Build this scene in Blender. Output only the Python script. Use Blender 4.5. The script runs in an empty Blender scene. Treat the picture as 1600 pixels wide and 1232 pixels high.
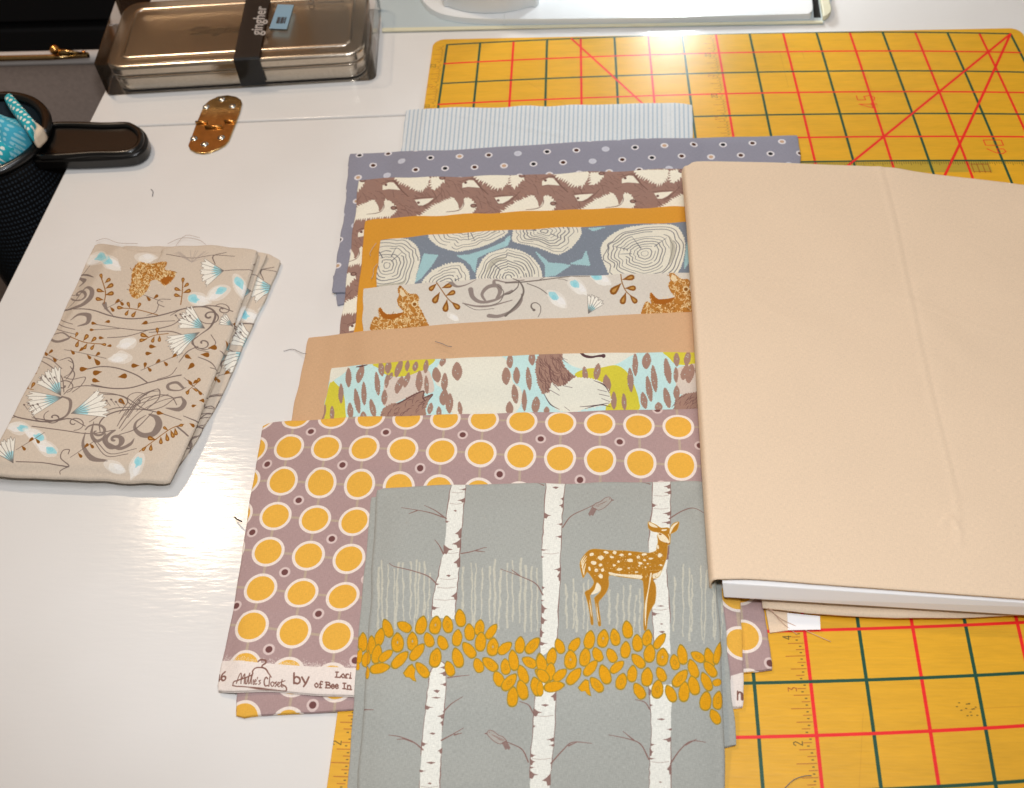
import bpy, bmesh, math, random
import numpy as np
from mathutils import Vector, Matrix

# ---------------------------------------------------------------- camera, world, lights
scene = bpy.context.scene
FPX = 1617.2                                   # focal length in pixels of a 1600 px wide frame
CAM = np.array([0.08812, -0.10916, 0.48005])
ROT = np.array([[0.99865958, 0.02407998, -0.04581696],
                [-0.0077542, -0.805597, -0.59241315],
                [-0.0511753, 0.59197434, -0.80433045]])   # rows: right, down, forward
cam_data = bpy.data.cameras.new('camera')
cam = bpy.data.objects.new('camera', cam_data)
scene.collection.objects.link(cam)
mw = Matrix.Identity(4)
for i in range(3):
    mw[i][0] = ROT[0][i]; mw[i][1] = -ROT[1][i]; mw[i][2] = -ROT[2][i]; mw[i][3] = CAM[i]
cam.matrix_world = mw
cam_data.sensor_fit = 'HORIZONTAL'; cam_data.sensor_width = 36.0
cam_data.lens = 36.0 * FPX / 1600.0
cam_data.clip_start = 0.01; cam_data.clip_end = 50.0
cam_data.dof.use_dof = True; cam_data.dof.focus_distance = 0.56; cam_data.dof.aperture_fstop = 13.0
scene.camera = cam

world = bpy.data.worlds.new('World'); scene.world = world; world.use_nodes = True
bg = world.node_tree.nodes['Background']
bg.inputs[0].default_value = (0.66, 0.55, 0.45, 1); bg.inputs[1].default_value = 0.20

def area_light(name, loc, target, size, power, color, size_y=None):
    d = bpy.data.lights.new(name, 'AREA'); o = bpy.data.objects.new(name, d)
    scene.collection.objects.link(o)
    d.energy = power; d.color = color; d.size = size
    if size_y: d.shape = 'RECTANGLE'; d.size_y = size_y
    o.location = loc
    o.rotation_euler = (Vector(target) - Vector(loc)).to_track_quat('-Z', 'Y').to_euler()
    return o
# warm room lamp, behind the table on the left
area_light('room_lamp', (-0.66, 0.93, 1.33), (0.05, 0.25, 0), 0.11, 7.0, (1.0, 0.79, 0.58))
# broad cool fill added overhead to brighten the table evenly
area_light('overhead_fill', (0.25, 0.10, 1.7), (0.15, 0.4, 0), 0.7, 8.8, (0.97, 0.97, 1.0))
# the sewing machine's own work lamp
area_light('machine_lamp', (0.19, 0.75, 0.093), (0.19, 0.66, 0.0), 0.045, 0.6, (0.90, 0.96, 1.0))
# the camera's flash, just above the lens; its beam fades towards the bottom of the frame
fd = bpy.data.lights.new('camera_flash', 'SPOT'); fo_ = bpy.data.objects.new('camera_flash', fd); scene.collection.objects.link(fo_)
fd.energy = 6.6; fd.color = (0.94, 0.97, 1.0); fd.shadow_soft_size = 0.025; fd.spot_size = math.radians(104); fd.spot_blend = 0.6
fo_.location = tuple(CAM + np.array([0.0078, 0.8056, 0.592]) * 0.09)
fo_.rotation_euler = Vector(tuple(ROT[2] - ROT[1] * 0.12 + ROT[0] * 0.03)).to_track_quat('-Z', 'Y').to_euler()
scene.view_settings.view_transform = 'Standard'; scene.view_settings.look = 'None'
scene.view_settings.exposure = 0.0; scene.view_settings.gamma = 1.0
scene.view_settings.use_curve_mapping = False

# ---------------------------------------------------------------- photo pixel <-> place
rng = np.random.default_rng(7); random.seed(7)
TABLE_Z = -0.002
def rays(p):
    p = np.atleast_2d(np.asarray(p, float))
    d = np.stack([(p[:, 0] - 800) / FPX, (p[:, 1] - 616) / FPX, np.ones(len(p))], 1)
    return d @ ROT
def un(p, z=0.0):                              # pixels -> points on the plane z (z may be an array)
    d = rays(p); t = (z - CAM[2]) / d[:, 2]
    return CAM + d * t[:, None]
def un1(x, y, z=0.0): return un([(x, y)], z)[0]
def crop(ox, oy, s):
    return lambda pts: np.array([(ox + q[0] / s, oy + q[1] / s) for q in pts])
INCH = 0.0254
# the cutting mat's slight lens-true curvature: where grid point (column,row) lies on the table plane
_LC = np.array([0.113263350, -0.113642840, 0.452657553]); _LF = 1664.70402; _LK = -0.180960911
def _rod(w):
    w = np.array(w); t = np.linalg.norm(w); k = w / t
    K = np.array([[0, -k[2], k[1]], [k[2], 0, -k[0]], [-k[1], k[0], 0]])
    return np.eye(3) + math.sin(t) * K + (1 - math.cos(t)) * K @ K
_LR = _rod((2.47193977, 0.0120027538, -0.1173196))
def grid_pt(c, r):
    X = np.array([c * INCH, (23 - r) * INCH, 0.0])
    q = _LR @ (X - _LC); x, y = q[0] / q[2], q[1] / q[2]; d = 1 + _LK * (x * x + y * y)
    return un1(800 + _LF * x * d, 616 + _LF * y * d, 0.0)[:2]

# ---------------------------------------------------------------- small drawing kit for printed cloth
def lin(c):
    c = np.asarray(c, float) / 255.0
    return np.where(c <= 0.04045, c / 12.92, ((c + 0.055) / 1.055) ** 2.4)
def srgb(c):
    c = np.clip(c, 0, 1)
    return np.where(c <= 0.0031308, c * 12.92, 1.055 * c ** (1 / 2.4) - 0.055)
GAIN = 1.12
def ink(*c): return srgb(np.minimum(lin(c) * GAIN, 0.86))
def smooth(pts, n=6, closed=False):
    P = np.asarray(pts, float)
    if len(P) < 3: return P
    Q = np.vstack([P[-1], P, P[0], P[1]]) if closed else np.vstack([2 * P[0] - P[1], P, 2 * P[-1] - P[-2]])
    out = []
    for i in range(1, len(Q) - 2):
        a, b, c, d = Q[i - 1], Q[i], Q[i + 1], Q[i + 2]
        for k in range(n):
            t = k / n
            out.append(0.5 * (2 * b + (c - a) * t + (2 * a - 5 * b + 4 * c - d) * t * t + (3 * b - a - 3 * c + d) * t ** 3))
    if not closed: out.append(P[-1])
    return np.array(out)
def spiky(pts, amp, step, bias=(0, 0)):        # furry edge
    P = np.asarray(pts, float); Q = np.vstack([P, P[:1]]); out = []
    area = 0.5 * np.sum(Q[:-1, 0] * Q[1:, 1] - Q[1:, 0] * Q[:-1, 1])
    sg = 1 if area > 0 else -1
    for a, b in zip(Q[:-1], Q[1:]):
        L = np.linalg.norm(b - a); n = max(1, int(L / step)); t = (b - a) / max(L, 1e-9)
        nr = np.array([t[1], -t[0]]) * sg
        for k in range(n):
            p = a + (b - a) * k / n
            out.append(p)
            out.append(a + (b - a) * (k + 0.5) / n + (nr + np.array(bias)) * amp * rng.uniform(0.3, 1.2))
    return np.array(out)

class Canvas:
    def __init__(s, x0, y0, x1, y1, res, base, zf):
        s.x0, s.y0, s.res = x0, y0, res
        s.w, s.h = int((x1 - x0) / res) + 1, int((y1 - y0) / res) + 1
        s.x1, s.y1 = x0 + s.w * res, y0 + s.h * res
        s.buf = np.empty((s.h, s.w, 3), np.float32); s.buf[:] = base
        s.zf = zf
    def world(s, pts):
        z = np.full(len(pts), 0.01)
        for _ in range(4):
            w = un(pts, z); z = s.zf(w[:, 0], w[:, 1])
        return un(pts, z)
    def ip(s, w): return np.stack([(w[:, 0] - s.x0) / s.res, (w[:, 1] - s.y0) / s.res], 1)
    def blend(s, x0, y0, cov, col):
        h, w = cov.shape
        sub = s.buf[y0:y0 + h, x0:x0 + w]
        sub += cov[..., None] * (np.asarray(col, np.float32) - sub)
    def fill_i(s, P, col, a=1.0):
        SS = 3
        ya, yb = max(0, int(P[:, 1].min())), min(s.h, int(P[:, 1].max()) + 2)
        xa, xb = max(0, int(P[:, 0].min())), min(s.w, int(P[:, 0].max()) + 2)
        if ya >= yb or xa >= xb: return
        W = xb - xa; cov = np.zeros((yb - ya, W + 1), np.float32)
        Q = np.vstack([P, P[:1]]); y1, y2 = Q[:-1, 1], Q[1:, 1]; xs1, xs2 = Q[:-1, 0], Q[1:, 0]
        for j in range((yb - ya) * SS):
            y = ya + (j + 0.5) / SS
            m = (y1 <= y) != (y2 <= y)
            if not m.any(): continue
            xs = np.sort(xs1[m] + (y - y1[m]) / (y2[m] - y1[m]) * (xs2[m] - xs1[m])) - xa
            row = cov[j // SS]
            for u, v in zip(xs[0::2], xs[1::2]):
                u = min(max(u, 0), W); v = min(max(v, 0), W)
                iu, iv = int(u), int(v)
                if iu == iv: row[iu] += v - u
                else:
                    row[iu] += iu + 1 - u; row[iu + 1:iv] += 1; row[iv] += v - iv
        s.blend(xa, ya, np.minimum(cov[:, :W] / SS, 1) * a, col)
    def fill(s, pts, col, a=1.0): s.fill_i(s.ip(s.world(np.asarray(pts, float))), col, a)
    def fillw(s, pts, col, a=1.0): s.fill_i(s.ip(np.asarray(pts, float)), col, a)
    def seg(s, a, b, ra, rb, col, al):
        R = max(ra, rb) + 1
        xa, xb = max(0, int(min(a[0], b[0]) - R)), min(s.w, int(max(a[0], b[0]) + R) + 2)
        ya, yb = max(0, int(min(a[1], b[1]) - R)), min(s.h, int(max(a[1], b[1]) + R) + 2)
        if xa >= xb or ya >= yb: return None
        yy, xx = np.mgrid[ya:yb, xa:xb]; xx = xx + 0.5; yy = yy + 0.5
        d = b - a; L2 = d @ d + 1e-9
        t = np.clip(((xx - a[0]) * d[0] + (yy - a[1]) * d[1]) / L2, 0, 1)
        dist = np.hypot(xx - a[0] - t * d[0], yy - a[1] - t * d[1])
        cov = np.clip(ra + (rb - ra) * t - dist + 0.5, 0, 1)
        return xa, ya, cov
    def line_i(s, P, rad, col, a=1.0):
        R = rad.max() + 2
        xa, xb = max(0, int(P[:, 0].min() - R)), min(s.w, int(P[:, 0].max() + R) + 1)
        ya, yb = max(0, int(P[:, 1].min() - R)), min(s.h, int(P[:, 1].max() + R) + 1)
        if xa >= xb or ya >= yb: return
        M = np.zeros((yb - ya, xb - xa), np.float32)
        for i in range(len(P) - 1):
            r = s.seg(P[i], P[i + 1], rad[i], rad[i + 1], col, a)
            if r is None: continue
            x, y, c = r; x -= xa; y -= ya
            if x < 0: c = c[:, -x:]; x = 0
            if y < 0: c = c[-y:]; y = 0
            sub = M[y:y + c.shape[0], x:x + c.shape[1]]
            c = c[:sub.shape[0], :sub.shape[1]]
            np.maximum(sub, c, out=sub)
        s.blend(xa, ya, M * a, col)
    def line(s, pts, w, col, a=1.0, sm=True):      # w: width in photo px, number or list along the stroke
        P = np.asarray(pts, float)
        wl = np.asarray(w if np.ndim(w) else [w, w], float)
        if sm: P = smooth(P, 5)
        wd = s.world(P)
        dep = (wd - CAM) @ ROT[2]
        u = np.linspace(0, 1, len(P))
        rad = np.interp(u, np.linspace(0, 1, len(wl)), wl) * dep / FPX / s.res * 0.5
        s.line_i(s.ip(wd), np.maximum(rad, 0.25), col, a)
    def linew(s, pts, w, col, a=1.0):              # world coordinates, width in metres
        P = s.ip(np.asarray(pts, float)); s.line_i(P, np.full(len(P), w / s.res / 2), col, a)
    def ell(s, cx, cy, rx, ry, ang, col, a=1.0, n=22, wob=0.0):
        t = np.arange(n) / n * 2 * math.pi; k = 1 + wob * rng.normal(size=n)
        x, y = rx * k * np.cos(t), ry * k * np.sin(t); c, d = math.cos(ang), math.sin(ang)
        s.fill(np.stack([cx + x * c - y * d, cy + x * d + y * c], 1), col, a)
    def tear(s, x, y, ang, L, W, col, a=1.0):      # teardrop leaf: point at start, round at end; ang degrees, 0 = right, 90 = up
        c, d = math.cos(math.radians(ang)), -math.sin(math.radians(ang))
        pr = [(0, 0), (.25, .16), (.5, .38), (.75, .5), (.93, .36), (1, 0)]
        P = pr + [(u, -v) for u, v in pr[-2:0:-1]]
        s.fill([(x + u * L * c - v * W * d, y + u * L * d + v * W * c) for u, v in P], col, a)
    def image(s, name):
        im = bpy.data.images.new(name, s.w, s.h)
        px = np.ones((s.h, s.w, 4), np.float32); px[..., :3] = np.clip(s.buf, 0, 1)
        im.pixels.foreach_set(px.ravel()); im.update(); im.pack()
        return im

# ---------------------------------------------------------------- materials
def new_mat(name):
    m = bpy.data.materials.new(name); m.use_nodes = True
    return m, m.node_tree.nodes, m.node_tree.links, m.node_tree.nodes['Principled BSDF']
def plain(name, col, rough=0.5, metal=0.0, bump=0.0, scale=200.0, mottle=0.0, stretch=(1, 1, 1), spec=0.5, coat=0.0):
    m, N, L, b = new_mat(name)
    c = tuple(lin(col)) + (1,)
    b.inputs['Base Color'].default_value = c
    b.inputs['Roughness'].default_value = rough; b.inputs['Metallic'].default_value = metal
    b.inputs['Specular IOR Level'].default_value = spec
    b.inputs['Coat Weight'].default_value = coat
    if bump or mottle:
        tc = N.new('ShaderNodeTexCoord'); mp = N.new('ShaderNodeMapping'); mp.inputs['Scale'].default_value = stretch
        nz = N.new('ShaderNodeTexNoise'); nz.inputs['Scale'].default_value = scale; nz.inputs['Detail'].default_value = 4
        L.new(tc.outputs['Object'], mp.inputs[0]); L.new(mp.outputs[0], nz.inputs['Vector'])
        if bump:
            bp = N.new('ShaderNodeBump'); bp.inputs['Strength'].default_value = bump; bp.inputs['Distance'].default_value = 0.0004
            L.new(nz.outputs[0], bp.inputs['Height']); L.new(bp.outputs[0], b.inputs['Normal'])
        if mottle:
            mr = N.new('ShaderNodeMapRange'); mr.inputs['From Min'].default_value = .3; mr.inputs['From Max'].default_value = .7
            mr.inputs['To Min'].default_value = 1 - mottle; mr.inputs['To Max'].default_value = 1 + mottle
            mx = N.new('ShaderNodeMix'); mx.data_type = 'RGBA'; mx.blend_type = 'MULTIPLY'; mx.inputs[0].default_value = 1
            mx.inputs[6].default_value = c
            L.new(nz.outputs[0], mr.inputs[0]); L.new(mr.outputs[0], mx.inputs[7]); L.new(mx.outputs[2], b.inputs['Base Color'])
    return m
def cloth_mat(name, canvas=None, col=None, weave=1.0, thread=0.00030):
    m, N, L, b = new_mat(name)
    uv = N.new('ShaderNodeTexCoord')
    geo = N.new('ShaderNodeNewGeometry')
    def vec(sx, sy):
        mp = N.new('ShaderNodeMapping'); mp.inputs['Scale'].default_value = (sx, sy, 1)
        L.new(geo.outputs['Position'], mp.inputs[0]); return mp
    if canvas is not None:
        tx = N.new('ShaderNodeTexImage'); tx.image = canvas.image(name); tx.interpolation = 'Linear'; tx.extension = 'EXTEND'
        L.new(uv.outputs['UV'], tx.inputs[0]); base = tx.outputs[0]
    else:
        rgb = N.new('ShaderNodeRGB'); rgb.outputs[0].default_value = tuple(np.minimum(lin(col) * GAIN, .86)) + (1,); base = rgb.outputs[0]
    # warp and weft threads: two stretched noises
    f = 1.0 / thread
    n1 = N.new('ShaderNodeTexNoise'); n1.inputs['Scale'].default_value = 1; n1.inputs['Detail'].default_value = 2
    n2 = N.new('ShaderNodeTexNoise'); n2.inputs['Scale'].default_value = 1; n2.inputs['Detail'].default_value = 2
    L.new(vec(f * 0.14, f).outputs[0], n1.inputs['Vector']); L.new(vec(f, f * 0.14).outputs[0], n2.inputs['Vector'])
    ad = N.new('ShaderNodeMath'); ad.operation = 'ADD'; L.new(n1.outputs[0], ad.inputs[0]); L.new(n2.outputs[0], ad.inputs[1])
    big = N.new('ShaderNodeTexNoise'); big.inputs['Scale'].default_value = 22; big.inputs['Detail'].default_value = 3
    L.new(geo.outputs['Position'], big.inputs['Vector'])
    ad2 = N.new('ShaderNodeMath'); ad2.operation = 'MULTIPLY_ADD'; ad2.inputs[1].default_value = .25
    L.new(big.outputs[0], ad2.inputs[0]); L.new(ad.outputs[0], ad2.inputs[2])
    mr = N.new('ShaderNodeMapRange'); mr.inputs['From Min'].default_value = .75; mr.inputs['From Max'].default_value = 1.5
    mr.inputs['To Min'].default_value = 1 - .13 * weave; mr.inputs['To Max'].default_value = 1 + .11 * weave
    L.new(ad2.outputs[0], mr.inputs[0])
    mx = N.new('ShaderNodeMix'); mx.data_type = 'RGBA'; mx.blend_type = 'MULTIPLY'; mx.inputs[0].default_value = 1
    L.new(base, mx.inputs[6]); L.new(mr.outputs[0], mx.inputs[7]); L.new(mx.outputs[2], b.inputs['Base Color'])
    bp = N.new('ShaderNodeBump'); bp.inputs['Strength'].default_value = .22; bp.inputs['Distance'].default_value = .00012
    L.new(ad.outputs[0], bp.inputs['Height']); L.new(bp.outputs[0], b.inputs['Normal'])
    b.inputs['Roughness'].default_value = .92; b.inputs['Specular IOR Level'].default_value = .2
    b.inputs['Sheen Weight'].default_value = .08; b.inputs['Sheen Roughness'].default_value = .5
    return m

# ---------------------------------------------------------------- object kit
COL = scene.collection
def tag(o, label=None, cat=None, group=None, kind=None):
    if label: o['label'] = label
    if cat: o['category'] = cat
    if group: o['group'] = group
    if kind: o['kind'] = kind
    return o
def empty(name, loc, label, cat, group=None):
    o = bpy.data.objects.new(name, None); COL.objects.link(o); o.location = loc; o.empty_display_size = .02
    return tag(o, label, cat, group)
def mesh_obj(name, verts, faces, mat, parent=None, uvs=None, flat=False, base=None):
    verts = np.asarray(verts, float)
    chain = np.zeros(3); q = parent
    while q is not None: chain = chain + np.array(q.location); q = q.parent
    if base is not None: off = np.array(base)
    else: off = chain
    me = bpy.data.meshes.new(name)
    me.from_pydata([tuple(v) for v in (verts - off)], [], [tuple(int(i) for i in f) for f in faces])
    bm = bmesh.new(); bm.from_mesh(me); bmesh.ops.recalc_face_normals(bm, faces=bm.faces); bm.to_mesh(me); bm.free()
    if uvs is not None:
        l = me.uv_layers.new(name='UVMap'); vi = np.empty(len(me.loops), np.int32); me.loops.foreach_get('vertex_index', vi)
        l.data.foreach_set('uv', np.asarray(uvs, np.float32)[vi].ravel())
    if not flat: me.polygons.foreach_set('use_smooth', np.ones(len(me.polygons), bool))
    me.materials.append(mat); me.update()
    o = bpy.data.objects.new(name, me); COL.objects.link(o)
    if parent: o.parent = parent
    o.location = tuple(off - chain)
    return o
def finish(o, bev=0.0, seg=3):
    if bev:
        md = o.modifiers.new('bevel', 'BEVEL'); md.width = bev; md.segments = seg; md.limit_method = 'ANGLE'; md.angle_limit = math.radians(40)
        md.harden_normals = False
    return o
def auto_smooth(o, ang=35):
    me = o.data
    bm = bmesh.new(); bm.from_mesh(me)
    for e in bm.edges:
        if len(e.link_faces) == 2 and e.calc_face_angle(0) > math.radians(ang): e.smooth = False
    bm.to_mesh(me); bm.free()
    return o
def prism(name, outline, z0, z1, mat, parent=None, bev=0.0, base=None):
    P = np.asarray(outline, float); n = len(P)
    if np.sum(P[:, 0] * np.roll(P[:, 1], -1) - np.roll(P[:, 0], -1) * P[:, 1]) < 0: P = P[::-1]
    V = [(x, y, z0) for x, y in P[:, :2]] + [(x, y, z1) for x, y in P[:, :2]]
    F = [list(range(n - 1, -1, -1)), list(range(n, 2 * n))] + [[i, (i + 1) % n, n + (i + 1) % n, n + i] for i in range(n)]
    o = mesh_obj(name, V, F, mat, parent, base=base)
    auto_smooth(o); finish(o, bev)
    return o
def tube(name, pts, rad, mat, parent=None, n=8, sm=4, base=None):
    P = np.asarray(pts, float)
    if sm and len(P) > 2: P = smooth(P, sm)
    r = np.interp(np.linspace(0, 1, len(P)), np.linspace(0, 1, np.size(rad)), np.atleast_1d(rad))
    V, F = [], []
    T = np.gradient(P, axis=0); T /= np.linalg.norm(T, axis=1)[:, None] + 1e-12
    ref = np.array([0, 0, 1.0]) if abs(T[0][2]) < .9 else np.array([1.0, 0, 0])
    for p, t, rr in zip(P, T, r):
        a = np.cross(t, ref); a /= np.linalg.norm(a) + 1e-12; b = np.cross(t, a)
        for k in range(n):
            th = 2 * math.pi * k / n; V.append(p + rr * (a * math.cos(th) + b * math.sin(th)))
    for i in range(len(P) - 1):
        for k in range(n): F.append([i * n + k, i * n + (k + 1) % n, (i + 1) * n + (k + 1) % n, (i + 1) * n + k])
    F.append(list(range(n))[::-1]); F.append([(len(P) - 1) * n + k for k in range(n)])
    return mesh_obj(name, V, F, mat, parent, base=base)
def rrect(cx, cy, w, h, r, ang=0.0, n=6):
    out = []
    for sx, sy, a0 in ((1, 1, 0), (-1, 1, 90), (-1, -1, 180), (1, -1, 270)):
        for k in range(n + 1):
            a = math.radians(a0 + 90 * k / n)
            out.append((sx * (w / 2 - r) + r * math.cos(a), sy * (h / 2 - r) + r * math.sin(a)))
    c, s = math.cos(ang), math.sin(ang)
    return np.array([(cx + x * c - y * s, cy + x * s + y * c) for x, y in out])

# ---------------------------------------------------------------- stacking: what already lies on the table
class Field:                                   # height of everything laid so far, 1 mm cells
    X0, Y0, R, W, H = -0.34, -0.06, 0.001, 900, 780
    def __init__(s): s.a = np.full((s.H, s.W), TABLE_Z)
    @classmethod
    def mask(s, poly):
        c = Canvas.__new__(Canvas); c.w, c.h = s.W, s.H; c.buf = np.zeros((s.H, s.W, 3), np.float32)
        c.fill_i((np.asarray(poly)[:, :2] - [s.X0, s.Y0]) / s.R, (1, 1, 1)); return c.buf[..., 0] > .5
    @classmethod
    def sampler(s, arr):
        def f(x, y):
            u = np.clip((np.asarray(x) - s.X0) / s.R - .5, 0, s.W - 1.001); v = np.clip((np.asarray(y) - s.Y0) / s.R - .5, 0, s.H - 1.001)
            i, j = u.astype(int), v.astype(int); fu, fv = u - i, v - j
            return (arr[j, i] * (1 - fu) + arr[j, i + 1] * fu) * (1 - fv) + (arr[j + 1, i] * (1 - fu) + arr[j + 1, i + 1] * fu) * fv
        return f
def shiftmax(a, r):
    for ax in (0, 1):
        o = a.copy()
        for k in range(1, r + 1):
            for sgn in (k, -k):
                b = np.roll(a, sgn, ax); o = np.maximum(o, b)
        a = o
    return a
def box_blur(a, r):
    for _ in range(3):
        for ax in (0, 1):
            p = np.pad(a, [(r + 1, r) if i == ax else (0, 0) for i in (0, 1)], mode='edge')
            c = np.cumsum(p, axis=ax)
            n = a.shape[ax]
            a = (np.take(c, range(2 * r + 1, 2 * r + 1 + n), ax) - np.take(c, range(0, n), ax)) / (2 * r + 1)
    return a
FIELD = Field()
def resample(P, n):
    P = np.asarray(P, float); d = np.r_[0, np.cumsum(np.linalg.norm(np.diff(P, axis=0), axis=1))]
    t = np.linspace(0, d[-1], n); return np.stack([np.interp(t, d, P[:, k]) for k in range(P.shape[1])], 1)
_yy, _xx = np.mgrid[0:Field.H, 0:Field.W]; _GX = Field.X0 + (_xx + .5) * Field.R; _GY = Field.Y0 + (_yy + .5) * Field.R
_LC_ = {}
def lumps(seed, amp):
    if (seed, amp) not in _LC_: _LC_[seed, amp] = _lumps(seed, amp)
    return _LC_[seed, amp]
def _lumps(seed, amp):
    r = np.random.default_rng(seed); o = np.zeros_like(_GX)
    for _ in range(7):
        a = r.uniform(0, math.pi); wl = r.uniform(.03, .11)
        o += np.sin((np.cos(a) * _GX + np.sin(a) * _GY) * 2 * math.pi / wl + r.uniform(0, 6.28)) * r.uniform(.4, 1)
    f = np.zeros_like(_GX)
    for _ in range(6):
        a = r.uniform(0, math.pi); wl = r.uniform(.010, .026)
        f += np.sin((np.cos(a) * _GX + np.sin(a) * _GY) * 2 * math.pi / wl + 2 * np.sin(o * 1.3) + r.uniform(0, 6.28))
    return amp * ((o / 4 + 1) * .5 + .10 * (f / 4 + 1) * np.clip(o, 0, 2))
class Lay:
    """a folded piece of cloth laid on whatever is already there. Sides are photo pixels:
    back (left to right), front (left to right), left and right (back to front)."""
    def __init__(s, back, front, left, right, thick, seed, spread=6, amp=.0006, nu=90, nv=70, creases=()):
        s.t = thick; s.nu, s.nv = nu, nv
        z = thick + .004; zf = lambda x, y: np.full(np.shape(x), z)
        sides = [resample(smooth(q, 4), m) for q, m in ((back, nu), (front, nu), (left, nv), (right, nv))]
        jr = np.random.default_rng(seed + 500)
        for q in sides:
            tt = np.linspace(0, 1, len(q)); w_ = sum(np.sin(tt * jr.uniform(8, 46) + jr.uniform(0, 6.3)) * jr.uniform(.2, .5) for _ in range(5)) * np.minimum(1, 12 * tt * (1 - tt))
            tg = np.gradient(q, axis=0); nn = np.stack([-tg[:, 1], tg[:, 0]], 1); q += nn / (np.linalg.norm(nn, axis=1)[:, None] + 1e-9) * w_[:, None]
        for it in range(3):
            ws = []
            for q in sides:
                zz = np.full(len(q), z)
                for _ in range(4): w = un(q, zz); zz = zf(w[:, 0], w[:, 1])
                ws.append(un(q, zz)[:, :2])
            poly = np.vstack([ws[0], ws[3], ws[1][::-1], ws[2][::-1]])
            m = Field.mask(poly)
            M = shiftmax(np.where(m, FIELD.a, -1.0), spread // 2); v = (M > -.5).astype(float); M = np.where(v > 0, M, 0)
            bw = box_blur(v, spread // 2); env = np.where(bw > 1e-3, box_blur(M * v, spread // 2) / np.maximum(bw, 1e-3), FIELD.a)
            env = np.where(m, np.maximum(env, FIELD.a + .0001), env)
            top = env + thick + lumps(seed, amp)
            for pl, h, wd in creases:
                q = resample(smooth(un(pl, z)[:, :2], 4), 60); mg = 4 * wd
                i0, i1 = [int((t_ - Field.X0) / Field.R) for t_ in (q[:, 0].min() - mg, q[:, 0].max() + mg)]; j0, j1 = [int((t_ - Field.Y0) / Field.R) for t_ in (q[:, 1].min() - mg, q[:, 1].max() + mg)]
                gx, gy = _GX[j0:j1, i0:i1], _GY[j0:j1, i0:i1]; dist = np.full(gx.shape, 9.0)
                for p in q: dist = np.minimum(dist, np.hypot(gx - p[0], gy - p[1]))
                top[j0:j1, i0:i1] += h * np.exp(-(dist / wd) ** 2)
            s.env, s.top = env, top
            zf = Field.sampler(top)
        s.zf = zf; s.sides = ws; s.poly = poly
        FIELD.a = np.where(m, np.maximum(top, FIELD.a), FIELD.a)
    def bounds(s):
        return s.poly[:, 0].min() - .012, s.poly[:, 1].min() - .012, s.poly[:, 0].max() + .012, s.poly[:, 1].max() + .012
    def P(s, u, v):
        B, F, L, R = s.sides
        def at(A, t):
            x = t * (len(A) - 1); i = np.clip(x.astype(int), 0, len(A) - 2); f = (x - i)[..., None]; return A[i] * (1 - f) + A[i + 1] * f
        U, V = u[..., None], v[..., None]
        return ((1 - V) * at(B, u) + V * at(F, u) + (1 - U) * at(L, v) + U * at(R, v)
                - ((1 - U) * (1 - V) * B[0] + U * (1 - V) * B[-1] + (1 - U) * V * F[0] + U * V * F[-1]))
    def build(s, name, mat, parent=None, canvas=None, layers=(1, 1, 1, 1), uvoff=(0, 0), base=None, edge=None):
        nu, nv, t = s.nu, s.nv, s.t; r = t * .5
        wu = np.linalg.norm(s.sides[0][-1] - s.sides[0][0]); wv = np.linalg.norm(s.sides[2][-1] - s.sides[2][0])
        au, av = min(.2, r / wu), min(.2, r / wv)
        u = np.linspace(au, 1 - au, nu); v = np.linspace(av, 1 - av, nv)
        uu, vv = np.meshgrid(u, v); G = s.P(uu, vv)
        z = s.zf(G[..., 0], G[..., 1])
        edge = t * .28 if edge is None else edge
        de = np.minimum(np.minimum(uu - au, 1 - au - uu) * wu, np.minimum(vv - av, 1 - av - vv) * wv)
        ez = edge * np.exp(-(de / (t * 1.1 + .001)) ** 1.5); z = z - ez
        V = [np.r_[G[j, i], z[j, i]] for j in range(nv) for i in range(nu)]
        uvp = [tuple(G[j, i]) for j in range(nv) for i in range(nu)]
        F = [[j * nu + i, j * nu + i + 1, (j + 1) * nu + i + 1, (j + 1) * nu + i] for j in range(nv - 1) for i in range(nu - 1)]
        loop = [(0, i, 0) for i in range(nu)] + [(j, nu - 1, 3) for j in range(1, nv)] + [(nv - 1, i, 1) for i in range(nu - 2, -1, -1)] + [(j, 0, 2) for j in range(nv - 2, 0, -1)]
        K = 13; n = len(loop); prev = [j * nu + i for j, i, _ in loop]
        pts = np.array([G[j, i] for j, i, _ in loop])
        tg = np.roll(pts, -1, 0) - np.roll(pts, 1, 0); nr = np.stack([-tg[:, 1], tg[:, 0]], 1); nr /= np.linalg.norm(nr, axis=1)[:, None] + 1e-12
        cen = pts.mean(0)
        if np.sum((pts - cen) * nr) < 0: nr = -nr
        zt = s.zf(pts[:, 0], pts[:, 1]) - edge; zb = Field.sampler(s.env)(pts[:, 0], pts[:, 1])
        rr = np.random.default_rng(len(name)); jit = {k: rr.uniform(.55, 1.0, 16) for k in range(4)}
        for k in range(1, K):
            th = math.pi * k / (K - 1); cur = []
            for q, (j, i, sd) in enumerate(loop):
                nl = layers[sd]; o = r * math.sin(th)
                if nl > 1:
                    ph = k / (K - 1) * nl; la = min(int(ph), nl - 1)
                    o = r * (.15 + .85 * abs(math.sin(math.pi * ph)) ** .5 * jit[sd][la]) if 0 < k < K - 1 else 0
                hgt = max(zt[q] - zb[q], t * .6)
                zz = zt[q] - hgt * .5 * (1 - math.cos(th)) if nl == 1 else zt[q] - hgt * k / (K - 1)
                p = pts[q] + nr[q] * o
                cur.append(len(V)); V.append(np.r_[p, zz]); uvp.append(tuple(pts[q] + nr[q] * (r * th)))
            for q in range(n):
                F.append([prev[q], prev[(q + 1) % n], cur[(q + 1) % n], cur[q]])
            prev = cur
        uvs = None
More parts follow.
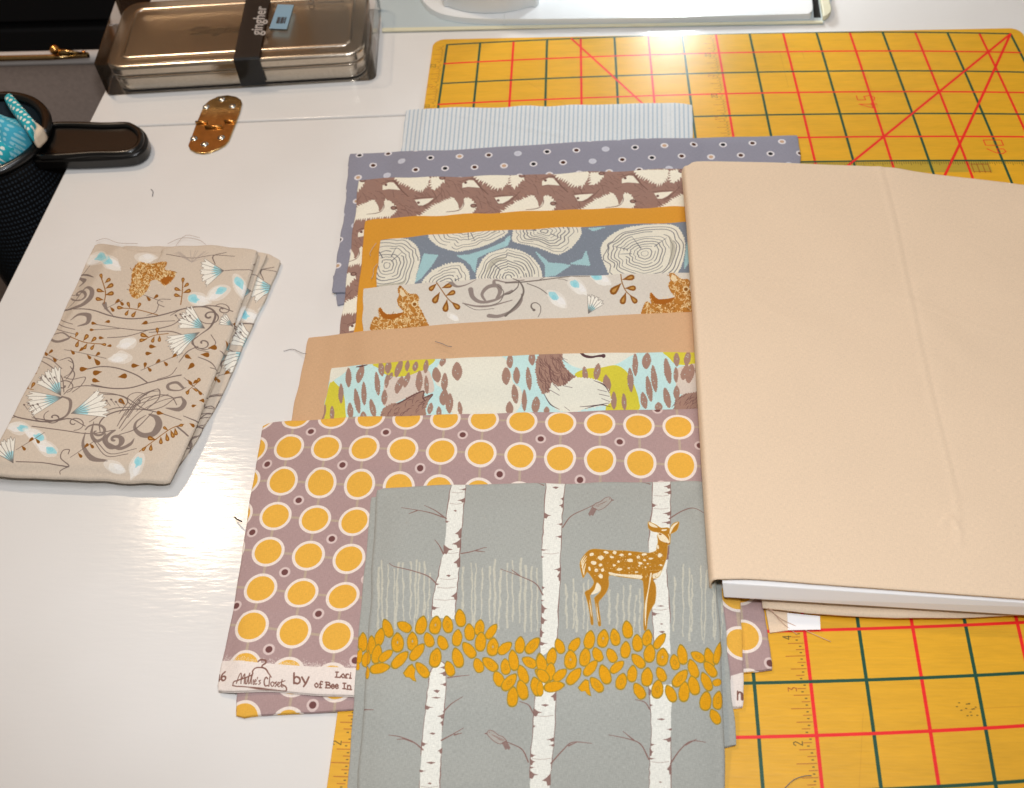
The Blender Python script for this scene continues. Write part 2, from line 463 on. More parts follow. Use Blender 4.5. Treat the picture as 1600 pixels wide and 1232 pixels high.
        if canvas is not None:
            A = np.array(uvp) + np.array(uvoff); uvs = np.stack([(A[:, 0] - canvas.x0) / (canvas.x1 - canvas.x0), (A[:, 1] - canvas.y0) / (canvas.y1 - canvas.y0)], 1)
        return mesh_obj(name, V, F, mat, parent, uvs=uvs, base=base)
    def base(s):
        c = s.poly.mean(0); return (float(c[0]), float(c[1]), float(Field.sampler(s.env)(c[0:1], c[1:2])[0]))
# ================================================================ the setting
M_floor = plain('dark floor', (26, 20, 16), .8, bump=.3, scale=60, mottle=.3)
fl = mesh_obj('floor', [(-2.5, -1.5, -.72), (2.5, -1.5, -.72), (2.5, 3, -.72), (-2.5, 3, -.72)], [[0, 1, 2, 3]], M_floor, base=(0, 0, -.72)); tag(fl, kind='structure')

# white painted table: fixed top behind, folding leaf in front, brass hinge on the joint
def table_mat():
    m, N, L, b = new_mat('white painted wood')
    geo = N.new('ShaderNodeNewGeometry')
    def nz(scale, st, det=3):
        mp = N.new('ShaderNodeMapping'); mp.inputs['Scale'].default_value = st
        n = N.new('ShaderNodeTexNoise'); n.inputs['Scale'].default_value = scale; n.inputs['Detail'].default_value = det
        L.new(geo.outputs['Position'], mp.inputs[0]); L.new(mp.outputs[0], n.inputs['Vector']); return n
    grain = nz(1, (75, 360, 60)); fine = nz(420, (1, 1, 1)); blot = nz(7, (1, 1, 1))
    ad = N.new('ShaderNodeMath'); ad.operation = 'MULTIPLY_ADD'; ad.inputs[1].default_value = .09
    L.new(fine.outputs[0], ad.inputs[0]); L.new(grain.outputs[0], ad.inputs[2])
    bp = N.new('ShaderNodeBump'); bp.inputs['Strength'].default_value = .42; bp.inputs['Distance'].default_value = .00022
    L.new(ad.outputs[0], bp.inputs['Height']); L.new(bp.outputs[0], b.inputs['Normal'])
    cr = N.new('ShaderNodeValToRGB'); cr.color_ramp.elements[0].position = .3; cr.color_ramp.elements[1].position = .7
    cr.color_ramp.elements[0].color = (.74, .725, .70, 1); cr.color_ramp.elements[1].color = (.80, .79, .775, 1)
    L.new(blot.outputs[0], cr.inputs[0]); L.new(cr.outputs[0], b.inputs['Base Color'])
    b.inputs['Roughness'].default_value = .14; b.inputs['Specular IOR Level'].default_value = .24
    return m
M_table = table_mat()
eL = un([(140, 190), (0, 470)], TABLE_Z)[:, :2]; dL = (eL[0] - eL[1]) / np.linalg.norm(eL[0] - eL[1])
sm_ = un([(230, 197), (640, 180)], TABLE_Z)[:, :2]; dS = (sm_[1] - sm_[0]) / np.linalg.norm(sm_[1] - sm_[0])
def cross2(p, d, q, e):
    t = np.linalg.solve(np.stack([d, -e], 1), q - p); return p + d * t[0]
J = cross2(eL[0], dL, sm_[0], dS)                     # joint meets the left edge
nS = np.array([-dS[1], dS[0]])
gap = .0011
table = empty('sewing_table', (0.1, .4, -.72), 'white painted sewing table with a folding leaf and a brass hinge', 'table')
Lf = cross2(eL[0], dL, np.array([0, -.35]), np.array([1.0, 0])); Lb = cross2(eL[0], dL, np.array([0, 1.05]), np.array([1.0, 0]))
prism('fixed_top', [J + nS * gap, J + dS * 1.1 + nS * gap, (.95, 1.05), Lb], TABLE_Z - .022, TABLE_Z, M_table, table, bev=.0012)
prism('folding_leaf', [J - nS * gap * .2, J + dS * 1.1 - nS * gap * .2, (.95, -.35), Lf], TABLE_Z - .022, TABLE_Z, M_table, table, bev=.0012)
M_under = plain('table underframe', (120, 112, 104), .6)
for nm, x, y in (('leg', -.2, .98), ('leg', .88, .98), ('leg', -.15, .55), ('leg', .88, .55)):
    prism(nm, rrect(x, y, .045, .045, .006), -.72, TABLE_Z - .0225, M_under, table)

# hinge
M_brass = plain('tarnished brass', (205, 172, 118), .2, 1.0, bump=.02, scale=200, mottle=.12)
M_brass2 = plain('worn brass', (235, 170, 95), .25, 1.0)
M_steel = plain('bright steel', (205, 205, 200), .25, 1.0)
_h = [(155, 980), (200, 870), (300, 590), (380, 400), (440, 270), (530, 190), (680, 120), (850, 98), (1000, 125), (1080, 180), (1100, 240), (1060, 400), (990, 590), (930, 740), (870, 890), (800, 970), (680, 1040), (540, 1095), (420, 1118), (290, 1100), (190, 1050)]
ha, hb = un1(352, 160, 0)[:2], un1(320, 228, 0)[:2]; ax = (ha - hb) / np.linalg.norm(ha - hb); pw = np.array([ax[1], -ax[0]])
hw = np.linalg.norm(un1(314, 200, 0) - un1(362, 196, 0)) / 2
st = []
for c, a0 in ((ha - ax * hw * .35, 0), (hb + ax * hw * .35, 180)):
    for k in range(15):
        a = math.radians(a0 + 180 * k / 14); st.append(c + hw * (pw * math.cos(a) + ax * math.sin(a)))
st = un(crop(280, 140, 11.2)(_h), TABLE_Z + .0015)[:, :2]
hinge = prism('hinge', st, TABLE_Z + .0001, TABLE_Z + .0016, M_brass, table, bev=.0004); hinge['label'] = 'stadium shaped brass hinge with six screws'
for a, b in (((306, 192), (324, 191.5)), ((351, 190.6), (368, 190)), ((320.6, 199.4), (348, 198.4))):
    tube('knuckle', [un1(*a, 0) + [0, 0, .0004], un1(*b, 0) + [0, 0, .0004]], .0011, M_brass2, hinge, 10, 0)
for q in ((346.5, 155), (322, 166.6), (363, 165.7), (302.8, 216), (345.6, 214.4), (319.7, 225)):
    p = un1(*q, 0); V, F = [], []
    for j in range(5):
        ph = j / 4 * math.pi / 2
        for k in range(14):
            t = 2 * math.pi * k / 14; V.append((p[0] + .0028 * math.cos(ph) * math.cos(t), p[1] + .0028 * math.cos(ph) * math.sin(t), TABLE_Z + .0015 + .0013 * math.sin(ph)))
    for j in range(4):
        for k in range(14): F.append([j * 14 + k, j * 14 + (k + 1) % 14, (j + 1) * 14 + (k + 1) % 14, (j + 1) * 14 + k])
    mesh_obj('screw', V, F, M_steel, hinge)

# ---------------------------------------------------------------- cutting mat
AMB = ink(216, 162, 36); GRN = ink(22, 72, 56); RED = ink(226, 34, 30); BRN = ink(150, 72, 20); DK = ink(70, 60, 20)
mo = []
for cx, cy, a0 in ((17.08, .02, 0), (-.10, .02, 90), (-.10, 23.1, 180), (17.08, 23.1, 270)):
    for k in range(7):
        a = math.radians(a0 + 90 * k / 6); mo.append(grid_pt(cx + .34 * math.cos(a), cy - .34 * math.sin(a)))
mo = np.array(mo)
mc = Canvas(mo[:, 0].min() - .004, mo[:, 1].min() - .004, mo[:, 0].max() + .004, mo[:, 1].max() + .004, .00024, AMB, lambda x, y: np.zeros(np.shape(x)))
# a paler ruler band and scuffs that belong to the mat itself
for _ in range(70):
    c0, r0 = rng.uniform(0, 17), rng.uniform(0, 23); L_ = rng.uniform(.3, 2.2); a = rng.choice([0, 0, math.pi / 2, rng.uniform(0, 3)])
    mc.linew([grid_pt(c0, r0), grid_pt(c0 + L_ * math.cos(a), r0 + L_ * math.sin(a))], .00025, ink(170, 112, 22), rng.uniform(.15, .5))
def gl(c0, r0, c1, r1, w, col, a=1.0, n=24):
    mc.linew([grid_pt(c0 + (c1 - c0) * k / n, r0 + (r1 - r0) * k / n) for k in range(n + 1)], w, col, a)
mc.fillw([grid_pt(8.02, 6.02), grid_pt(14.6, 6.02), grid_pt(14.6, 6.45), grid_pt(8.02, 6.45)], ink(176, 150, 50), .9)
for c in range(18):
    gl(c, 0, c, 23, .0016, RED if (c % 2 == 0 and c not in (0,)) else GRN)
for r in range(24):
    gl(0, r, 17, r, .0015, RED if r % 2 == 1 and r != 23 else GRN)
gl(17, 0, 10.4, 6.6, .0017, RED); gl(17, 0, 12.6, 7.8, .0017, RED); gl(3.72, 0, 8.97, 9, .0016, RED)
DIG = {'0': [[(0, 0), (1, 0), (1, 2), (0, 2), (0, 0)]], '1': [[(.5, 0), (.5, 2), (.2, 1.6)]], '2': [[(0, 1.6), (.3, 2), (.8, 2), (1, 1.5), (0, 0), (1, 0)]],
       '3': [[(0, 2), (1, 2), (.4, 1.2), (1, .8), (.8, .1), (0, .1)]], '4': [[(.8, 0), (.8, 2), (0, .6), (1, .6)]], '5': [[(1, 2), (.1, 2), (.1, 1.1), (.8, 1.2), (1, .6), (.6, 0), (0, .2)]],
       '6': [[(.9, 2), (.2, 1.2), (0, .5), (.4, 0), (.9, .2), (.9, .9), (.1, .9)]], '7': [[(0, 2), (1, 2), (.4, 0)]], '8': [[(.5, 1), (0, .5), (.5, 0), (1, .5), (.5, 1), (.05, 1.5), (.5, 2), (.95, 1.5), (.5, 1)]],
       '9': [[(.9, 1.1), (.1, 1.1), (.1, 1.8), (.8, 2), (.9, 1.2), (.6, 0)]]}
def digits(txt, c, r, h, col, w=.00035, rot=True):
    x = 0
    for ch in txt:
        for s_ in DIG[ch]:
            q = []
            for a, b in s_:
                u, v = x + a * h * .45, b * h / 2
                q.append(grid_pt(c - v, r - u) if rot else grid_pt(c + u, r - v))
            mc.linew(q, w, col)
        x += h * .7
for col0, side in ((0, -1), (8, -1)):                  # rulers: sixteenths beside two of the long lines
    for k in range(0, 23 * 8 + 1):
        r = 23 - k / 8; ln = (.34 if k % 8 == 4 else .27 if k % 4 == 2 else .2 if k % 2 == 0 else .14)
        o = .05 + .05 * (k % 8 in (1, 7))
        if k % 8: gl(col0 - o, r, col0 - o - ln, r, .0003, BRN, .9, 1)
        gl(col0 - o - .05, r + .0625, col0 - o - .075, r + .0625, .0005, DK, .8, 1)
    for k in range(1, 23):
        digits(str(k), col0 - .26, 23 - k + .17, .15, DK if k % 2 == 0 else BRN)
for k in range(8, 17):
    for q in range(16): gl(k + q / 16, 6.02, k + q / 16, 6.02 + (.11 if q % 4 else .16), .0003, DK, .9, 1)
digits('45', 12.1, 3.75, .5, RED, .0006); digits('60', 15.2, 5.72, .5, RED, .0006)
gl(14.1, 6.15, 14.55, 6.15, .0006, BRN, .8, 1); gl(14.1, 6.45, 14.55, 6.45, .0006, BRN, .8, 1)
for k in range(4): gl(14.1 + k * .15, 6.12, 14.1 + k * .15, 6.48, .0006, BRN, .8, 1)
for _ in range(14):
    c0, r0 = 10.75 + rng.normal() * .12, 20.65 + rng.normal() * .1
    gl(c0, r0, c0 + .02, r0, .0004, DK, .9, 1)
def mat_mat():
    m, N, L, b = new_mat('self healing mat')
    tc = N.new('ShaderNodeTexCoord'); geo = N.new('ShaderNodeNewGeometry')
    tx = N.new('ShaderNodeTexImage'); tx.image = mc.image('mat print'); L.new(tc.outputs['UV'], tx.inputs[0])
    n1 = N.new('ShaderNodeTexNoise'); n1.inputs['Scale'].default_value = 1; n1.inputs['Detail'].default_value = 4
    mp = N.new('ShaderNodeMapping'); mp.inputs['Scale'].default_value = (90, 900, 1); L.new(geo.outputs['Position'], mp.inputs[0]); L.new(mp.outputs[0], n1.inputs['Vector'])
    n2 = N.new('ShaderNodeTexNoise'); n2.inputs['Scale'].default_value = 14; n2.inputs['Detail'].default_value = 5; L.new(geo.outputs['Position'], n2.inputs['Vector'])
    n3 = N.new('ShaderNodeTexNoise'); n3.inputs['Scale'].default_value = 1; n3.inputs['Detail'].default_value = 4
    mp3 = N.new('ShaderNodeMapping'); mp3.inputs['Scale'].default_value = (30, 160, 1); L.new(geo.outputs['Position'], mp3.inputs[0]); L.new(mp3.outputs[0], n3.inputs['Vector'])
    ad = N.new('ShaderNodeMath'); ad.operation = 'ADD'; L.new(n1.outputs[0], ad.inputs[0]); L.new(n2.outputs[0], ad.inputs[1])
    ad3 = N.new('ShaderNodeMath'); ad3.operation = 'ADD'; L.new(ad.outputs[0], ad3.inputs[0]); L.new(n3.outputs[0], ad3.inputs[1])
    mr = N.new('ShaderNodeMapRange'); mr.inputs['From Min'].default_value = 1.0; mr.inputs['From Max'].default_value = 2.0; mr.inputs['To Min'].default_value = .87; mr.inputs['To Max'].default_value = 1.12
    L.new(ad3.outputs[0], mr.inputs[0])
    mx = N.new('ShaderNodeMix'); mx.data_type = 'RGBA'; mx.blend_type = 'MULTIPLY'; mx.inputs[0].default_value = 1
    L.new(tx.outputs[0], mx.inputs[6]); L.new(mr.outputs[0], mx.inputs[7]); L.new(mx.outputs[2], b.inputs['Base Color'])
    bp = N.new('ShaderNodeBump'); bp.inputs['Strength'].default_value = .25; bp.inputs['Distance'].default_value = .0002
    L.new(ad3.outputs[0], bp.inputs['Height']); L.new(bp.outputs[0], b.inputs['Normal'])
    b.inputs['Roughness'].default_value = .38; b.inputs['Specular IOR Level'].default_value = .45
    return m
n = len(mo); mbase = (float(mo[:, 0].mean()), float(mo[:, 1].mean()), TABLE_Z)
V = [(x, y, TABLE_Z + .0001) for x, y in mo] + [(x, y, -.0003) for x, y in mo] + [tuple(p + (mo.mean(0) - p) / np.linalg.norm(mo.mean(0) - p) * .0004) + (0,) for p in mo]
F = [list(range(2 * n, 3 * n)), list(range(n))[::-1]] + [[k * n + i, k * n + (i + 1) % n, (k + 1) * n + (i + 1) % n, (k + 1) * n + i] for k in (0, 1) for i in range(n)]
A = np.array(V)[:, :2]
mat_o = mesh_obj('cutting_mat', V, F, mat_mat(), uvs=np.stack([(A[:, 0] - mc.x0) / (mc.x1 - mc.x0), (A[:, 1] - mc.y0) / (mc.y1 - mc.y0)], 1), base=mbase, flat=True)
tag(mat_o, 'amber yellow cutting mat printed with a red and green inch grid', 'cutting mat')
FIELD.a = np.where(Field.mask(mo), 0.0, FIELD.a)

# ---------------------------------------------------------------- sewing machine sunk in the table, behind the mat
M_white = plain('white gloss plastic', (236, 238, 238), .25, coat=.3)
M_cream = plain('cream trim', (222, 218, 190), .45)
M_gap_shade = plain('gap shade', (8, 8, 8), .7)
M_tray = plain('shade tinted tray', (188, 200, 203), .4)  # grey-blue puts the shade of the lowered cutout into the colour
M_mgrey = plain('pale grey plastic', (224, 228, 228), .35)
ms = empty('sewing_machine', (*un1(960, 10, 0)[:2], TABLE_Z), 'white sewing machine bed set into the table behind the mat', 'sewing machine')
def pxw(pts, z=0.0): return un(pts, z)[:, :2]
prism('tray', pxw([(585, -90), (597, 46), (1287, 36), (1330, -90)]), TABLE_Z + .0003, TABLE_Z + .0008, M_tray, ms)
prism('front_trim', pxw([(597, 44), (597, 49), (900, 42), (1286, 36), (1286, 32.5), (900, 38.5)]), TABLE_Z + .0009, TABLE_Z + .0022, M_cream, ms, bev=.0003)
bed = prism('bed', smooth(pxw([(640, -90), (652, -20), (659, 3), (672, 19), (695, 30), (740, 36), (820, 37), (1000, 35), (1240, 29.5), (1262, 28), (1268, 18), (1264, -10), (1255, -90)]), 4), TABLE_Z + .0009, TABLE_Z + .006, M_white, ms, bev=.001)
prism('gap_shade_strip', pxw([(1258, -90), (1270, 0), (1272, 26), (1283, 26), (1279, 0), (1268, -90)]), TABLE_Z + .0009, TABLE_Z + .0012, M_gap_shade, ms)  # flat black strip standing for the shade inside the gap
prism('side_trim', smooth(pxw([(1270, -90), (1281, 0), (1285, 24), (1286, 31), (1294, 27), (1298, 18), (1294, 0), (1282, -90)]), 3), TABLE_Z + .0009, TABLE_Z + .005, M_cream, ms, bev=.0006)
prism('pillar', smooth(pxw([(660, -120), (688, -6), (700, 8), (735, 17), (780, 18), (825, 9), (845, -6), (850, -120)], .006), 4), TABLE_Z + .0062, .27, M_mgrey, ms, bev=.003)
prism('arm', rrect(.16, .79, .62, .13, .02), .10, .27, M_white, ms, bev=.006)
tube('bed_seam', [un1(788, 36, .0045), un1(788, -60, .0045)], .0003, M_mgrey, ms, 6, 0)

# ---------------------------------------------------------------- tin in its clear package with a black paper band
M_tin = plain('tin metal', (210, 198, 180), .26, 1.0, bump=.08, scale=500, mottle=.06)
M_band = plain('black paper band', (14, 14, 15), .55, bump=.1, scale=600)
M_card = plain('grey card insert', (150, 146, 140), .5)
M_stick = plain('pale blue sticker', (150, 190, 215), .6)
M_print = plain('dark print', (60, 66, 72), .6)
M_letter = plain('grey white print', (205, 200, 195), .6)
def clear_mat():
    m, N, L, b = new_mat('clear plastic film')
    tr = N.new('ShaderNodeBsdfTransparent'); gl_ = N.new('ShaderNodeBsdfGlossy'); gl_.inputs['Roughness'].default_value = .12
    fr = N.new('ShaderNodeFresnel'); fr.inputs['IOR'].default_value = 1.35; mx = N.new('ShaderNodeMixShader')
    tr.inputs[0].default_value = (.98, .98, .99, 1)
    L.new(fr.outputs[0], mx.inputs[0]); L.new(tr.outputs[0], mx.inputs[1]); L.new(gl_.outputs[0], mx.inputs[2])
    L.new(mx.outputs[0], N['Material Output'].inputs['Surface']); return m
M_clear = clear_mat()
TH = .0225; z0 = TABLE_Z + .0012
fl_, fr_, bl_ = un1(160, 106, z0 + TH)[:2], un1(568, 82, z0 + TH)[:2], un1(196, 2, z0 + TH)[:2]
xa = (fr_ - fl_) / np.linalg.norm(fr_ - fl_); ya = np.array([-xa[1], xa[0]]); TW = np.linalg.norm(fr_ - fl_); TD = (bl_ - fl_) @ ya
TC = fl_ + xa * TW / 2 + ya * TD / 2; TA = math.atan2(xa[1], xa[0])
tin = empty('storage_tin', (*TC, TABLE_Z), 'shiny brown gold tin box inside clear plastic with a black band', 'tin')
prism('tin_base', rrect(*TC, TW - .003, TD - .003, .013, TA), z0, z0 + .0112, M_tin, tin, bev=.001)
prism('seam_rib', rrect(*TC, TW - .001, TD - .001, .0135, TA), z0 + .0113, z0 + .0126, M_tin, tin, bev=.0006)
lid = prism('lid', rrect(*TC, TW, TD, .014, TA), z0 + .0127, z0 + TH - .001, M_tin, tin, bev=.0022)
ringo, ringi = rrect(*TC, TW - .020, TD - .020, .007, TA), rrect(*TC, TW - .026, TD - .026, .005, TA)
k = len(ringo); V = [(*p, z0 + TH - .0009) for p in ringo] + [(*((p + q) / 2), z0 + TH + .0006) for p, q in zip(ringo, ringi)] + [(*p, z0 + TH - .0009) for p in ringi]
mesh_obj('raised_border', V, [[r * k + i, r * k + (i + 1) % k, (r + 1) * k + (i + 1) % k, (r + 1) * k + i] for r in (0, 1) for i in range(k)], M_tin, lid)
def text_mesh(txt, size, mat, parent, origin, right, up, name='lettering', shear=0.0, extrude=0.0, weight=0.0):
    cu = bpy.data.curves.new('t', 'FONT'); cu.body = txt; cu.size = size; cu.shear = shear; cu.extrude = extrude; cu.offset = weight
    cu.align_x = 'CENTER'; cu.align_y = 'CENTER'
    to = bpy.data.objects.new('t', cu); COL.objects.link(to)
    me = bpy.data.meshes.new_from_object(to.evaluated_get(bpy.context.evaluated_depsgraph_get()))
    COL.objects.unlink(to); bpy.data.objects.remove(to)
    co = np.empty(len(me.vertices) * 3); me.vertices.foreach_get('co', co); co = co.reshape(-1, 3)
    right, up = np.array(right, float), np.array(up, float); nrm = np.cross(right, up)
    Vw = np.array(origin) + co[:, :1] * right + co[:, 1:2] * up + co[:, 2:] * nrm
    return mesh_obj(name, Vw, [list(p.vertices) for p in me.polygons], mat, parent, flat=True)
xa3, ya3 = np.r_[xa, 0], np.r_[ya, 0]
lp = un1(338, 45, z0 + TH); text_mesh('Gingher', .014, M_tin, lid, lp + [0, 0, -.0008], xa3, ya3, 'embossed_script', .35, .0006)
# sleeve band: over the top, down front and back
b0, b1 = ((un1(366, 90, z0 + TH)[:2] - fl_) @ xa), ((un1(406, 88, z0 + TH)[:2] - fl_) @ xa)
def tl(u, v, z): return np.r_[fl_ + xa * u + ya * v, z]
e = .0012; prof = [(-e, z0 + .0002), (-e, z0 + TH), (0, z0 + TH + e), (TD, z0 + TH + e), (TD + e, z0 + TH), (TD + e, z0 + .0002)]
V = [tl(b0, v, z) for v, z in prof] + [tl(b1, v, z) for v, z in prof]
bandm = mesh_obj('paper_band', V, [[i, i + 1, 7 + i, 6 + i] for i in range(5)], M_band, tin, flat=True)
md = bandm.modifiers.new('thick', 'SOLIDIFY'); md.thickness = .0004
tp = un1(405, 34, z0 + TH + e); text_mesh('gingher', .0125, M_letter, bandm, tp + [0, 0, .0005], ya3, -xa3, 'lettering', .15, 0, .0002)
sk = un([(420.6, 45), (448, 46), (459, 8), (434, 7)], z0 + TH - .0002)
mesh_obj('price_sticker', sk, [[0, 1, 2, 3]], M_stick, tin, flat=True)
for q in range(7):
    a, b_ = 431 + q * 2.0, 433.2 + q * 2.0 - (q % 3) * .5
    mesh_obj('barcode_bar', un([(a, 37), (b_, 37), (b_ + 3, 27), (a + 3, 27)], z0 + TH - .0001), [[0, 1, 2, 3]], M_print, tin, flat=True)
tube('printed_mark', [un1(486 + 4 * math.cos(t), 3.5 + 3.5 * math.sin(t), z0 + TH + .001) for t in np.linspace(0, 6.2, 12)], .0003, M_print, tin, 5, 0)
tube('printed_rule', [un1(495, 4, z0 + TH + .001), un1(538, 3, z0 + TH + .001)], .00025, M_print, tin, 5, 0)
pk = prism('clear_package', rrect(*(TC + ya * .002), TW + .012, TD + .009, .006, TA), TABLE_Z + .0002, z0 + TH + .003, M_clear, tin, bev=.0012)

# ---------------------------------------------------------------- black mesh basket beside the table, with a tab handle over the edge
RZ = .012
A3 = un([(38, 155), (73, 199), (0, 268)], RZ)[:, :2]
ax_, bx_, cx_ = A3; D = 2 * (ax_[0] * (bx_[1] - cx_[1]) + bx_[0] * (cx_[1] - ax_[1]) + cx_[0] * (ax_[1] - bx_[1]))
uxx = ((ax_ @ ax_) * (bx_[1] - cx_[1]) + (bx_ @ bx_) * (cx_[1] - ax_[1]) + (cx_ @ cx_) * (ax_[1] - bx_[1])) / D
uyy = ((ax_ @ ax_) * (cx_[0] - bx_[0]) + (bx_ @ bx_) * (ax_[0] - cx_[0]) + (cx_ @ cx_) * (bx_[0] - ax_[0])) / D
BC = np.array([uxx, uyy]); BR = np.linalg.norm(ax_ - BC); print('basket', BC, BR)
M_black = plain('black plastic', (9, 9, 9), .3, coat=.2)
def mesh_mat():
    m, N, L, b = new_mat('black wire mesh')
    tc = N.new('ShaderNodeTexCoord'); mp = N.new('ShaderNodeMapping'); mp.inputs['Scale'].default_value = (110, 70, 1); L.new(tc.outputs['UV'], mp.inputs[0])
    vo = N.new('ShaderNodeTexVoronoi'); vo.voronoi_dimensions = '2D'; vo.inputs['Randomness'].default_value = .12; vo.inputs['Scale'].default_value = 1; L.new(mp.outputs[0], vo.inputs['Vector'])
    lt = N.new('ShaderNodeMath'); lt.operation = 'LESS_THAN'; lt.inputs[1].default_value = .30; L.new(vo.outputs['Distance'], lt.inputs[0])
    iv = N.new('ShaderNodeMath'); iv.operation = 'SUBTRACT'; iv.inputs[0].default_value = 1; L.new(lt.outputs[0], iv.inputs[1]); L.new(iv.outputs[0], b.inputs['Alpha'])
    b.inputs['Base Color'].default_value = (.006, .006, .007, 1); b.inputs['Roughness'].default_value = .4
    return m
bk = empty('mesh_basket', (*BC, -.30), 'round black wire mesh basket hooked beside the white table', 'basket')
V, F, U = [], [], []; ns = 72
for j in range(13):
    f = j / 12; zz = RZ - .004 - f * .29; rr = BR * (1 - .16 * f)
    for k in range(ns): t = 2 * math.pi * k / ns; V.append((BC[0] + rr * math.cos(t), BC[1] + rr * math.sin(t), zz)); U.append((k / ns if k else 0, f))
for j in range(12):
    for k in range(ns): F.append([j * ns + k, j * ns + (k + 1) % ns, (j + 1) * ns + (k + 1) % ns, (j + 1) * ns + k])
mesh_obj('mesh_wall', V, F, mesh_mat(), bk, uvs=U)
M_lining = plain('grey blue lining', (64, 74, 84), .9)
V, F = [], []
for j in range(3):
    for k in range(ns): t = 2 * math.pi * k / ns; rr = BR * (.965 - .16 * j / 2); V.append((BC[0] + rr * math.cos(t), BC[1] + rr * math.sin(t), RZ - .003 - .28 * j / 2))
for j in range(2):
    for k in range(ns): F.append([j * ns + k, j * ns + (k + 1) % ns, (j + 1) * ns + (k + 1) % ns, (j + 1) * ns + k])
F.append([2 * ns + k for k in range(ns)])
mesh_obj('lining', V, F, M_lining, bk)
tube('rim', [(BC[0] + BR * math.cos(t), BC[1] + BR * math.sin(t), RZ) for t in np.linspace(0, 2 * math.pi, 73)], .0038, M_black, bk, 10, 0)
hd = smooth(un([(52, 206), (72, 196), (120, 193), (195, 192), (215, 196), (228, 208), (230, 222), (222, 236), (200, 245), (140, 249), (80, 250), (50, 250)], .008)[:, :2], 4)
prism('handle', hd, TABLE_Z + .0003, .008, M_black, bk, bev=.002)
ho = np.array(hd); hc = ho.mean(0)
tube('handle_lip', [np.r_[hc + (p - hc) * (1 - .0045 / np.linalg.norm(p - hc)), .0085] for p in np.vstack([ho, ho[:1]])], .0026, M_black, [o for o in bk.children if o.name.startswith('handle')][0], 8, 0)

def dot_mat(name, c1, c2, s):
    m, N, L, b = new_mat(name)
    tc = N.new('ShaderNodeTexCoord'); mp = N.new('ShaderNodeMapping'); mp.inputs['Scale'].default_value = (s, s, 1); mp.inputs['Rotation'].default_value = (0, 0, .6); L.new(tc.outputs['UV'], mp.inputs[0])
    vo = N.new('ShaderNodeTexVoronoi'); vo.voronoi_dimensions = '2D'; vo.inputs['Randomness'].default_value = .08; vo.inputs['Scale'].default_value = 1; L.new(mp.outputs[0], vo.inputs['Vector'])
    cr = N.new('ShaderNodeValToRGB'); cr.color_ramp.elements[0].position = .27; cr.color_ramp.elements[1].position = .31
    cr.color_ramp.elements[0].color = (*lin(c2), 1); cr.color_ramp.elements[1].color = (*lin(c1), 1); L.new(vo.outputs['Distance'], cr.inputs[0]); L.new(cr.outputs[0], b.inputs['Base Color'])
    b.inputs['Roughness'].default_value = .9
    return m
M_teal = dot_mat('teal dotted cotton', (38, 172, 186), (235, 240, 232), 230)
M_teal2 = dot_mat('light teal dotted cotton', (70, 178, 205), (150, 212, 226), 260)
M_lin = plain('cream lining cloth', (225, 205, 180), .9)
def crumple(name, pts, z, mat, seed, hgt, n=26, label=None):
    P = un(pts, z)[:, :2]; A_, B_, C_, D_ = P; r = np.random.default_rng(seed); V, F, U = [], [], []
    ph = r.uniform(0, 6.3, 8)
    for j in range(n):
        for i in range(n):
            u, v = i / (n - 1), j / (n - 1); p = (A_ * (1 - u) + B_ * u) * (1 - v) + (D_ * (1 - u) + C_ * u) * v
            h = math.sin(math.pi * u) ** .5 * math.sin(math.pi * v) ** .5
            zz = z - hgt + hgt * h + .006 * h * (math.sin(7 * u + 5 * v + ph[0]) + .7 * math.sin(11 * v - 6 * u + ph[1]) + .5 * math.sin(17 * u + ph[2]))
            q_ = p - BC; L_ = np.linalg.norm(q_)
            if L_ > BR * .94: p = BC + q_ / L_ * BR * .94
            V.append((*p, zz)); U.append((p[0] + .4 * zz, p[1] + .4 * zz))
    F = [[j * n + i, j * n + i + 1, (j + 1) * n + i + 1, (j + 1) * n + i] for j in range(n - 1) for i in range(n - 1)]
    o = mesh_obj(name, V, F, mat, uvs=U, base=(*P.mean(0), z - hgt)); tag(o, label, 'fabric'); return o
crumple('bundled_fabric', [(-200, 180), (78, 186), (66, 262), (-150, 320)], .024, M_teal, 3, .03, label='crumpled turquoise fabric with white dots heaped in the basket')
crumple('loose_fabric', [(-140, 140), (30, 146), (62, 212), (-80, 232)], .034, M_teal2, 5, .03, label='lighter blue turquoise cloth tucked behind the white dotted heap')
ff = un([(3, 150), (14, 141), (52, 185), (44, 207)], .034); g = un([(44, 207), (52, 185), (68, 198), (50, 216)], .028)
fo = empty('folded_strip', (*ff[:, :2].mean(0), .0), 'narrow folded turquoise dotted strip with a cream end, on the basket heap', 'fabric')
def strip(nm, q, mat, th):
    q = np.array(q); V = list(q) + list(q - [0, 0, th]); o = mesh_obj(nm, V, [[0, 1, 2, 3], [7, 6, 5, 4], [0, 4, 5, 1], [1, 5, 6, 2], [2, 6, 7, 3], [3, 7, 4, 0]], mat, fo, uvs=[(v[0], v[1]) for v in V]); auto_smooth(o); finish(o, .003)
strip('dotted_strip', ff, M_teal, .012); strip('cream_end', g, M_lin, .012)

